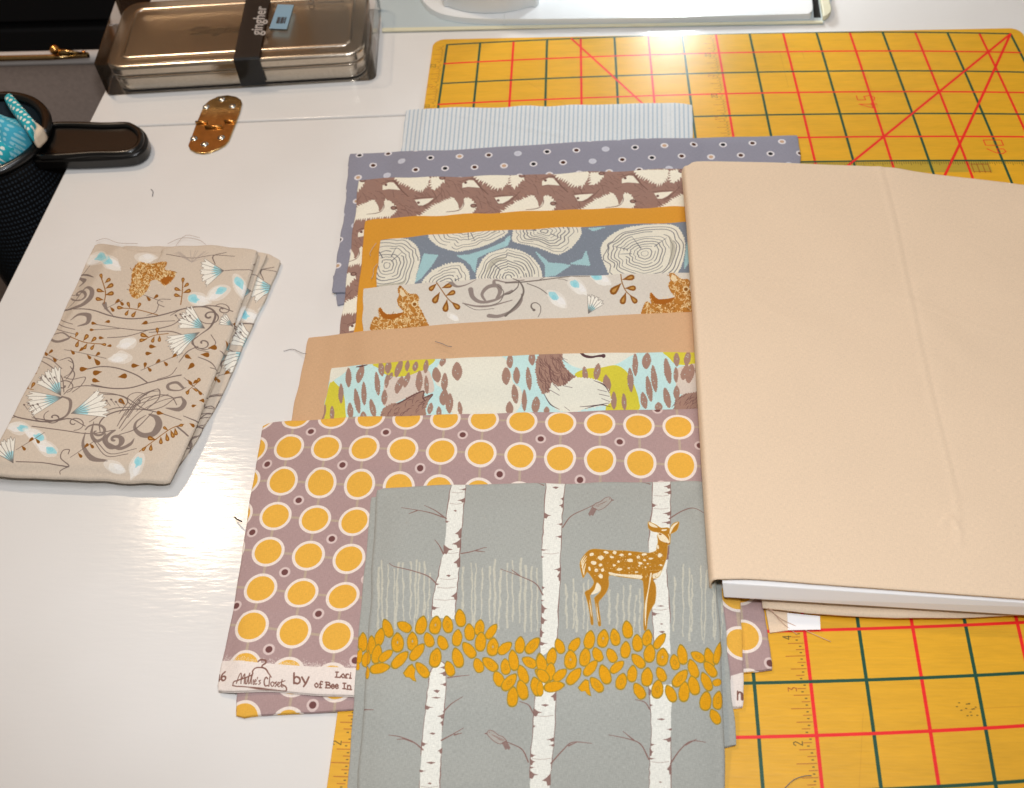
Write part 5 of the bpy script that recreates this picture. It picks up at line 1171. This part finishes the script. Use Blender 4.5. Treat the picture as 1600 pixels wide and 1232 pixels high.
for P, w in (([(300, 372), (350, 330), (400, 270), (430, 280), (425, 315), (385, 350), (330, 365), (290, 372)], [1, 2, 5, 7, 5, 2]), ([(330, 420), (370, 395), (415, 400), (410, 435), (365, 450)], [1, 4, 7, 5, 1.5]), ([(355, 205), (400, 205), (438, 220)], [1, 3, 1]), ([(360, 215), (395, 235), (370, 258)], [3, 6, 2]),
             ([(325, 500), (290, 478), (245, 485), (235, 505), (270, 520), (315, 510), (330, 498)], [2, 2, 3, 4, 2]), ([(300, 368), (420, 372), (520, 402), (620, 416), (750, 400), (880, 365), (1000, 355), (1090, 375)], [1.4, 2, 2, 1.4]), ([(250, 420), (300, 450), (350, 465)], 1), ([(260, 400), (300, 425), (340, 440)], 1), ([(230, 440), (290, 470), (360, 490)], 1),
             ([(490, 345), (500, 370), (530, 400)], [6, 3, 1]), ([(560, 460), (680, 470), (800, 448), (850, 415)], [1.2, 1.6, 1.2]), ([(440, 440), (560, 460)], 1), ([(430, 468), (560, 462)], 1), ([(505, 505), (600, 497), (700, 468)], 1.2), ([(680, 440), (740, 430), (820, 425)], 1), ([(800, 400), (860, 370), (960, 360), (1010, 390), (990, 450), (940, 490)], [1, 1.6, 2.6, 3, 1.2]),
             ([(770, 360), (740, 345), (750, 325), (800, 325)], 1), ([(690, 400), (730, 385), (745, 350)], 1), ([(940, 490), (900, 530), (960, 560), (1010, 530), (990, 490)], [1, 1.4, 1, 1]), ([(900, 500), (920, 555), (980, 570)], 1), ([(410, 652), (480, 640), (560, 650), (640, 680), (690, 714)], 1.6), ([(430, 725), (520, 742), (610, 740), (700, 715), (800, 690), (850, 680)], 1.8),
             ([(830, 645), (800, 680), (740, 700)], 1), ([(500, 740), (400, 730), (330, 745), (300, 770)], 1.2), ([(320, 610), (345, 630), (330, 670), (300, 690)], 1), ([(300, 690), (340, 700), (400, 690), (380, 730), (340, 760)], 1.1), ([(160, 580), (230, 600), (290, 650)], 1), ([(290, 780), (330, 800), (320, 860), (270, 890), (180, 895), (140, 840)], [2, 4, 3, 2, 1]), ([(150, 880), (250, 895), (330, 885), (400, 920)], [1, 2.4, 1.6, 1]), ([(30, 850), (100, 880), (220, 900), (300, 880)], [1.4, 2, 1.4]),
             ([(490, 770), (580, 780), (680, 840), (760, 830), (820, 790), (855, 785)], 1.2), ([(560, 930), (600, 870), (660, 790), (740, 745), (745, 790), (690, 840)], 1.3), ([(550, 920), (590, 850), (650, 780), (720, 750)], 1), ([(560, 900), (620, 830), (700, 800), (790, 770)], 1), ([(570, 940), (660, 850), (760, 800), (850, 780)], 1), ([(470, 950), (470, 900), (520, 860), (620, 840), (720, 850), (850, 890)], [1, 2, 2, 1.4, 1]),
             ([(685, 868), (640, 900), (635, 935), (670, 962), (720, 955), (745, 915), (735, 880), (700, 864)], [1, 3, 5, 8, 10, 7, 2]), ([(860, 740), (830, 715), (790, 725), (795, 748), (840, 752), (872, 738)], [3, 4, 4, 2, 1.4]), ([(850, 780), (865, 810), (840, 840), (780, 835)], [1, 6, 7, 1.4]), ([(150, 920), (300, 940), (420, 955), (540, 938)], 1.3), ([(400, 950), (390, 1010), (430, 1070), (500, 1082)], [1, 4, 7, 3]), ([(440, 900), (430, 960), (460, 990), (530, 940)], [1, 4, 5, 1]),
             ([(540, 940), (510, 960), (495, 990), (520, 1020), (560, 1010), (560, 975), (525, 972)], [2, 5, 6, 5, 3, 1.4]), ([(510, 1000), (560, 1025), (610, 1005), (630, 978)], [2, 5, 5, 1]), ([(460, 1000), (520, 1050), (640, 1025)], 1), ([(440, 990), (500, 1060), (600, 1050)], 1), ([(75, 1085), (200, 1090), (320, 1106), (285, 1070), (295, 1035), (325, 1030), (320, 1050)], 1.3), ([(320, 1106), (280, 1125), (278, 1140)], 1), ([(0, 905), (30, 880), (70, 870)], 1.2),
             ([(1055, 190), (1150, 180), (1200, 175)], 1.1), ([(420, 160), (380, 210)], 1), ([(200, 520), (170, 580)], [3, 1]),
             ([(1190, 150), (1250, 125), (1275, 140), (1240, 170), (1190, 175)], [2, 4, 3, 1.5]), ([(1180, 205), (1230, 215), (1270, 200)], 2), ([(1150, 270), (1210, 275), (1225, 300), (1180, 310)], [1, 3, 2, 1]), ([(1140, 330), (1190, 340), (1200, 360)], [3, 4, 1]), ([(1110, 400), (1170, 405), (1190, 385)], 1.5), ([(1090, 430), (1150, 440)], 1.4), ([(1030, 560), (1070, 580), (1075, 605)], [1, 3, 1]), ([(985, 640), (1040, 650)], 1.2), ([(860, 870), (930, 890), (950, 870)], [1, 2, 1]), ([(830, 920), (880, 960)], 2),
             ([(780, 110), (900, 130), (1000, 115), (1100, 120)], 1)): curl(P, w)
def spiral(cx, cy, r0, turns, a0, w, sg=1):
    n2 = int(18 * turns); curl([(cx + r0 * (k / n2) ** .8 * math.cos(a0 + sg * 6.283 * turns * k / n2), cy + .7 * r0 * (k / n2) ** .8 * math.sin(a0 + sg * 6.283 * turns * k / n2)) for k in range(1, n2 + 1)], w)
for q in ((985, 405, 55, 1.3, 1, [3, 2, 1]), (950, 530, 50, 1.2, 3, [2.4, 1.6, 1]), (300, 730, 48, 1.2, 0, [2, 1.6, 1]), (540, 985, 60, 1.3, 2, [3, 5, 2]), (455, 945, 55, 1.1, 4, [2, 4, 2], -1), (250, 880, 50, 1.2, 3, [2, 1.6, 1]), (1045, 370, 40, 1.2, 5, [2, 1.4, 1], -1), (370, 300, 45, 1.1, 2, [3, 4, 2]), (350, 905, 50, 1.1, 1, [1.5, 1.3, 1]), (640, 800, 60, 1.1, 5, [1.4, 1.2, 1])): spiral(*q)
for P in ([(300, 375), (270, 330), (300, 300), (350, 300)], [(800, 560), (840, 520), (900, 520)], [(840, 620), (880, 570), (930, 545)], [(930, 595), (985, 615), (1010, 640)], [(700, 480), (800, 475), (880, 500)], [(330, 640), (350, 680), (320, 740)], [(440, 760), (540, 770), (600, 800), (560, 860)], [(280, 610), (330, 600), (345, 650), (310, 700)], [(640, 850), (720, 780), (800, 780), (830, 820)], [(560, 960), (640, 930), (720, 850)], [(420, 900), (520, 840), (640, 830)], [(240, 650), (260, 690)], [(1010, 160), (1000, 120), (1060, 100)], [(180, 600), (240, 640), (290, 690), (300, 760)], [(590, 870), (640, 800), (700, 760), (745, 755)], [(600, 880), (660, 800), (730, 775)]): curl(P, [1, 1.5, 1])
for _ in range(14): a = rng.uniform(.5, 2.6); cv.line(KF([(900, 150), (900 - 130 * math.cos(a), 150 - 60 * math.sin(a))]), .8, ink(160, 148, 140), .7, sm=False)
sprig(cv, KF, [(475, 222), (495, 290), (488, 345)], [(480, 235, 105, 9), (490, 250, 40, 10), (492, 290, 165, 11), (494, 275, 30, 12), (492, 305, 15, 12), (488, 328, 170, 11)])
sprig(cv, KF, [(858, 245), (855, 300), (848, 350)], [(857, 255, 85, 9), (860, 270, 40, 9), (853, 285, 160, 10), (858, 295, 20, 11), (852, 312, 165, 10)])
sprig(cv, KF, [(560, 365), (640, 372), (740, 398)], [(585, 366, 175, 10), (610, 368, 110, 9), (645, 370, 65, 9), (605, 372, 240, 9), (640, 378, 235, 10)])
sprig(cv, KF, [(330, 500), (400, 527), (490, 535)], [(352, 505, 65, 8), (390, 522, 55, 11), (425, 528, 45, 10), (370, 515, 250, 10), (410, 530, 240, 9), (445, 534, 235, 9), (470, 535, -5, 8)])
sprig(cv, KF, [(655, 525), (720, 495), (790, 485)], [(700, 503, 160, 12), (740, 490, 95, 9), (690, 512, 190, 10), (725, 497, 250, 9), (750, 492, 265, 9)])
sprig(cv, KF, [(655, 1038), (720, 990), (800, 932), (860, 908)], [(690, 1012, 225, 9), (710, 1000, 265, 10), (735, 985, 165, 12), (755, 968, 270, 10), (780, 950, 280, 11), (800, 935, 290, 11), (820, 925, 280, 10), (790, 940, 145, 8), (830, 920, 20, 8)])
sprig(cv, KF, [(870, 760), (910, 728), (940, 700)], [(890, 745, 240, 8), (905, 732, 130, 8), (920, 720, 60, 9), (900, 740, -20, 8)], 1)
sprig(cv, KF, [(155, 745), (110, 735), (85, 750)], [(130, 738, 120, 8), (110, 736, 200, 8), (140, 740, 60, 10)], 1)
for x, y, ang, L_ in ((455, 440, 170, 9), (490, 432, 10, 9), (445, 468, 180, 8), (490, 507, 175, 9), (500, 545, 10, 8), (662, 442, 20, 11), (735, 548, 175, 12), (715, 577, 185, 11), (440, 600, -50, 14), (415, 650, 185, 14), (480, 664, 190, 15), (552, 690, 10, 15), (470, 712, 165, 13), (655, 636, 180, 13), (678, 650, 80, 10), (940, 583, 0, 14), (900, 605, 150, 12), (880, 655, 45, 14), (975, 552, 10, 14), (180, 640, 140, 8), (170, 665, 175, 9), (590, 820, 140, 14), (770, 862, 170, 12), (885, 900, -30, 10), (1055, 510, -50, 12), (1090, 430, 15, 10), (990, 800, 60, 8), (930, 795, 10, 10), (920, 815, 200, 8)):
    cv.tear(*KF([(x, y)])[0], ang, L_, L_ * .55, OCD)
for x, y, ang in ((520, 150, .6), (930, 325, .2), (1020, 295, 2.6), (85, 925, 3.3), (165, 965, 3.6), (220, 1025, 3.6), (455, 130, 2.8), (1130, 260, 1.0)): bud(cv, KF, x, y, ang, 1.15)
for x, y, ang in ((600, 530, 2.8), (565, 600, 3.0), (680, 125, 0)): bud(cv, KF, x, y, ang, 1.0, False)
bud(cv, KF, 540, 1112, .3, 1.0, False); bud(cv, KF, 640, 1105, 2.0, 1.1)
fan(cv, KF, 1050, 190, 185, 105, 75); fan(cv, KF, 960, 460, 150, 120, 60); fan(cv, KF, 935, 480, 208, 150, 42); fan(cv, KF, 1090, 440, 150, 60, 60)
fan(cv, KF, 285, 775, 122, 130, 62); fan(cv, KF, 292, 785, 190, 160, 44); fan(cv, KF, 335, 860, 18, 165, 48); fan(cv, KF, 60, 1090, 118, 115, 66)
for x0, y0 in ((190, 690), (825, 400), (500, 800), (110, 815)):
    for k in range(4):
        x, y = x0 + k * 22, y0 - 8 * (k % 2) + k * 3; cv.line(KF([(x, y), (x + 18, y + 25)]), .9, G2, .8, sm=False); cv.ell(*KF([(x, y)])[0], 1.9, 1.4, .5, G2)
for x0, y0, dx, dy, n2 in ((620, 280, 60, 26, 4), (330, 560, 70, 20, 4), (880, 700, 40, 40, 3), (100, 1010, 60, -30, 3), (420, 1000, -50, 40, 3), (690, 640, 70, -24, 4), (200, 560, 40, 30, 3), (560, 330, -40, 26, 3)):
    cv.line(KF([(x0 - dx * .4, y0 - dy * .4 + 8), (x0 + dx, y0 + dy), (x0 + dx * n2 * .6, y0 + dy * n2 * .6 - 6)]), 1.1, G2, .85)
    for k in range(n2): cv.tear(*KF([(x0 + dx * k * .55, y0 + dy * k * .55)])[0], 40 if k % 2 else -50, 10, 5, OCD)
bear(cv, KF([(655, 150), (700, 158), (780, 148), (772, 185), (818, 195), (818, 220), (775, 260), (740, 232), (705, 240), (690, 282), (640, 322), (608, 288), (618, 240), (622, 190)]))
cv.ell(*KF([(628, 262)])[0], 1.8, 1.6, 0, OCD); cv.fill(KF([(755, 230), (790, 215), (815, 222), (778, 258), (760, 245)]), ink(158, 92, 24))
fe = empty('flower_print_fabric', l.base(), 'beige folded fabric with grey curls and pale blue flowers, lying apart on the white table', 'fabric')
M_fl = cloth_mat('flower print cotton', cv)
lu.build('fold_layer', M_fl, fe, cv, (3, 2, 1, 2), (-.030, .006)); lm.build('fold_layer', M_fl, fe, cv, (2, 2, 1, 1), (-.018, .012)); l.build('folded_cloth', M_fl, fe, cv, (3, 1, 1, 1))
M_th = plain('pale thread', (196, 180, 168), .9); M_tg = plain('grey thread', (120, 116, 120), .9)
for P in ([(150, 377), (165, 373), (185, 380), (215, 381)], [(262, 381), (285, 372), (310, 375), (322, 383)], [(275, 384), (290, 368), (312, 372)]):
    tube('frayed_thread', [un1(x, y, .008) for x, y in P], .00018, M_th, fe, 5, 4)

# ---------------------------------------------------------------- beige cloth wrapped round a white board, lying over the stack's right end
M_bei = cloth_mat('beige cotton', None, (220, 198, 172), .8); M_board = plain('white foam board', (246, 246, 247), .5)
BT, CT = .0095, .0012
foot = un([(1078, 262), (1780, 320), (1780, 960), (1122, 920)], .015)[:, :2]; mk = Field.mask(foot)
xL, xR = foot[0, 0], .50
req = np.where(mk, FIELD.a, 0)
SLP = np.max(np.where(mk, (req - .0015) / np.maximum(xR - _GX, .02), 0)); SLP = min(SLP, .10)
print('bolt slope', SLP, 'left height', SLP * (xR - xL), 'field max', req.max())
def zb_(x): return .0018 + SLP * np.maximum(xR - np.asarray(x), 0)
def zt_(x): return zb_(x) + CT + BT + CT
def on_plane(pts, zf):
    z = np.full(len(pts), .02)
    for _ in range(6): w = un(pts, z); z = zf(w[:, 0])
    return un(pts, z)
def bsides(raw, n_): return resample(on_plane(resample(smooth(raw, 5), n_), zt_)[:, :2], n_)
NU, NV = 250, 250
sB = bsides([(1074, 260), (1100, 253), (1240, 256), (1378, 262), (1450, 272), (1600, 290), (1760, 312)], NU); sF = bsides([(1121, 905), (1180, 905), (1300, 914), (1450, 925), (1600, 936), (1760, 949)], NU)
sL = bsides([(1074, 260), (1082, 340), (1092, 480), (1103, 650), (1113, 800), (1121, 905)], NV); sR = bsides([(1760, 312), (1760, 600), (1760, 949)], NV)
u, v = np.meshgrid(np.linspace(0, 1, NU), np.linspace(0, 1, NV)); U_, V_ = u[..., None], v[..., None]
ii, jj = np.meshgrid(np.arange(NU), np.arange(NV))
G = (1 - V_) * sB[ii] + V_ * sF[ii] + (1 - U_) * sL[jj] + U_ * sR[jj] - ((1 - U_) * (1 - V_) * sB[0] + U_ * (1 - V_) * sB[-1] + (1 - U_) * V_ * sF[0] + U_ * V_ * sF[-1])
Z = zt_(G[..., 0]) + Field.sampler(lumps(77, .0007))(G[..., 0], G[..., 1]) * np.minimum(1, 4 * (1 - v))
def crease(P, h, wd, fade=True):
    global Z
    q = resample(on_plane(smooth(P, 5), zt_)[:, :2], 140); d = np.full(u.shape, 9.0); tpar = np.zeros(u.shape)
    for k, p in enumerate(q):
        dd = np.hypot(G[..., 0] - p[0], G[..., 1] - p[1]); m_ = dd < d; d = np.where(m_, dd, d); tpar = np.where(m_, k / 139, tpar)
    Z = Z + h * np.exp(-(d / wd) ** 2) * (np.sin(math.pi * np.clip(tpar, .04, .96)) ** .6 if fade else 1)
crease([(1375, 262), (1395, 340), (1418, 450), (1450, 600), (1490, 760), (1500, 850)], .00028, .0020, False); crease([(1380, 262), (1401, 340), (1424, 450), (1456, 600), (1496, 760)], -.00025, .0018, False)
crease([(1092, 430), (1120, 420), (1180, 432), (1280, 440), (1400, 462), (1500, 500), (1620, 540)], .00045, .0017); crease([(1092, 440), (1180, 443), (1280, 452), (1400, 472)], -.0003, .0015)
crease([(1150, 435), (1180, 470), (1230, 500), (1290, 520)], .0004, .003); crease([(1420, 460), (1480, 440), (1620, 470)], .0006, .006); crease([(1470, 820), (1485, 810), (1500, 830)], .0007, .0013)
crease([(1260, 480), (1350, 510), (1420, 500)], -.0006, .006); crease([(1430, 480), (1520, 560), (1620, 600)], .0005, .008)
V, F = [], []; NW = 16; rows = []
for j in range(NV):
    row = []
    for i in range(NU - 1, -1, -1): row.append(len(V)); V.append((*G[j, i], Z[j, i]))
    p0, z0_ = G[j, 0], Z[j, 0]; zb = float(zb_(p0[0])); hh = (z0_ - zb)
    for k in range(1, NW + 1):
        th = math.pi * k / NW; row.append(len(V)); V.append((p0[0] - .0032 * math.sin(th) ** .7, p0[1], zb + hh * .5 * (1 + math.cos(th))))
    rows.append(row)
for a, b_ in zip(rows[:-1], rows[1:]):
    for k in range(len(a) - 1): F.append([a[k], a[k + 1], b_[k + 1], b_[k]])
bolt = empty('fabric_bolt', (float(foot[:, 0].mean()), float(foot[:, 1].mean()), .0018), 'beige cotton wrapped round a white board, lying across the stack of fabrics', 'fabric')
o = mesh_obj('cloth_wrap', V, F, M_bei, bolt); md = o.modifiers.new('thick', 'SOLIDIFY'); md.thickness = .0009; md.offset = -1
# back flap folded down over the board's far edge
V, F = [], []
for k in range(7):
    for i in range(NU): p = G[0, i]; zz = Z[0, i]; zb = float(zb_(p[0])); V.append((p[0], p[1] + .0030 * math.sin(math.pi * k / 6), zz - (zz - zb - .001) * k / 6))
F = [[k * NU + i, k * NU + i + 1, (k + 1) * NU + i + 1, (k + 1) * NU + i] for k in range(6) for i in range(NU - 1)]
mesh_obj('back_fold', V, F, M_bei, bolt)
# board
fz = lambda x: zb_(x) + CT
bf = on_plane([(1129, 909), (1600, 939), (1760, 951)], lambda x: fz(x) + BT); bb = on_plane([(1082, 275), (1760, 325)], lambda x: fz(x) + BT)
b2 = on_plane([(1131, 934), (1760, 972)], fz); pl = np.array([bf[0], bf[2], bb[1], bb[0]]); V = [(p[0], p[1], float(fz(p[0]))) for p in (b2[0], b2[1], bb[1], bb[0])] + [(p[0], p[1], float(fz(p[0]) + BT - .0012)) for p in pl]
o = mesh_obj('board', V, [[3, 2, 1, 0], [4, 5, 6, 7]] + [[i, (i + 1) % 4, 4 + (i + 1) % 4, 4 + i] for i in range(4)], M_board, bolt, flat=True); finish(o, .0005, 2)
# lower layer of the wrap, peeping out under the board
lo_f = [(1192, 950), (1260, 958), (1400, 966), (1500, 965), (1600, 961), (1760, 962)]; lo_b = [(1180, 860), (1400, 880), (1760, 900)]
zl = lambda x: np.maximum(zb_(x) * .55, .0016)
A_, B_ = resample(on_plane(lo_b, zl)[:, :2], 50), resample(on_plane(lo_f, zl)[:, :2], 50); V, F = [], []
for k in range(8):
    for i in range(50): p = A_[i] * (1 - k / 7) + B_[i] * k / 7; V.append((*p, float(zl(p[0]) + .0004 * math.sin(i * .4))))
F = [[k * 50 + i, k * 50 + i + 1, (k + 1) * 50 + i + 1, (k + 1) * 50 + i] for k in range(7) for i in range(49)]
o = mesh_obj('lower_layer', V, F, M_bei, bolt); md = o.modifiers.new('thick', 'SOLIDIFY'); md.thickness = .0009; md.offset = -1

# ---------------------------------------------------------------- scraps and threads
sc = on_plane([(1196, 950), (1233, 955), (1231, 985), (1203, 989)], lambda x: .0012 + 0 * x)
o = prism('fabric_scrap', sc[:, :2], .0002, .0012, M_bei, base=(*sc[:, :2].mean(0), .0002)); tag(o, 'small beige fabric scrap poking out under the white board', 'fabric scrap')
tg_ = un([(1230, 958), (1281, 963), (1282, 984), (1231, 985)], .0016)
o = prism('paper_tag', tg_[:, :2], .0013, .0017, M_board, base=(*tg_[:, :2].mean(0), .0013)); tag(o, 'small blank white paper tag under the white board edge', 'tag')
def thread(P, zz, lab, mat, r=.00016):
    w = np.array([un1(x, y, zz if np.isscalar(zz) else zz[k]) for k, (x, y) in enumerate(P)]); o = tube('loose_thread', w, r, mat, None, 5, 5, base=tuple(w[0])); tag(o, lab, 'thread'); return o
thread([(236, 296), (239, 300), (238, 307)], -.0016, 'tiny dark fleck of thread on the bare white table', M_tg, .0003)
M_pt = plain('pink beige thread', (216, 180, 156), .9)
thread([(1200, 950), (1222, 968), (1258, 985), (1298, 1003)], [.006, .003, .001, .0006], 'long beige thread trailing onto the mat below the white board', M_pt)
thread([(1205, 952), (1215, 965), (1228, 978), (1246, 992)], [.006, .003, .002, .0006], 'short beige thread curling beside the white tag', M_pt)
thread([(1226, 1232), (1240, 1219), (1256, 1213), (1268, 1212)], .0006, 'dark curved thread lying on the mat by its inch ruler', M_tg, .0002)
thread([(443, 549), (458, 546), (472, 552), (479, 553)], [-.0015, -.001, .002, .004], 'fine grey thread on the table beside the tan fabric', M_tg)
thread([(680, 534), (690, 537), (699, 541), (706, 542)], .0145, 'bluish lint thread lying on the tan fabric', M_tg, .0002)
thread([(588, 380), (582, 388), (578, 396), (579, 400)], .0085, 'pale frayed thread at the raw edge of the log print', M_th)
thread([(590, 412), (584, 420), (583, 430), (580, 436)], .0085, 'curled frayed thread lower on the raw edge of the log print', M_th)
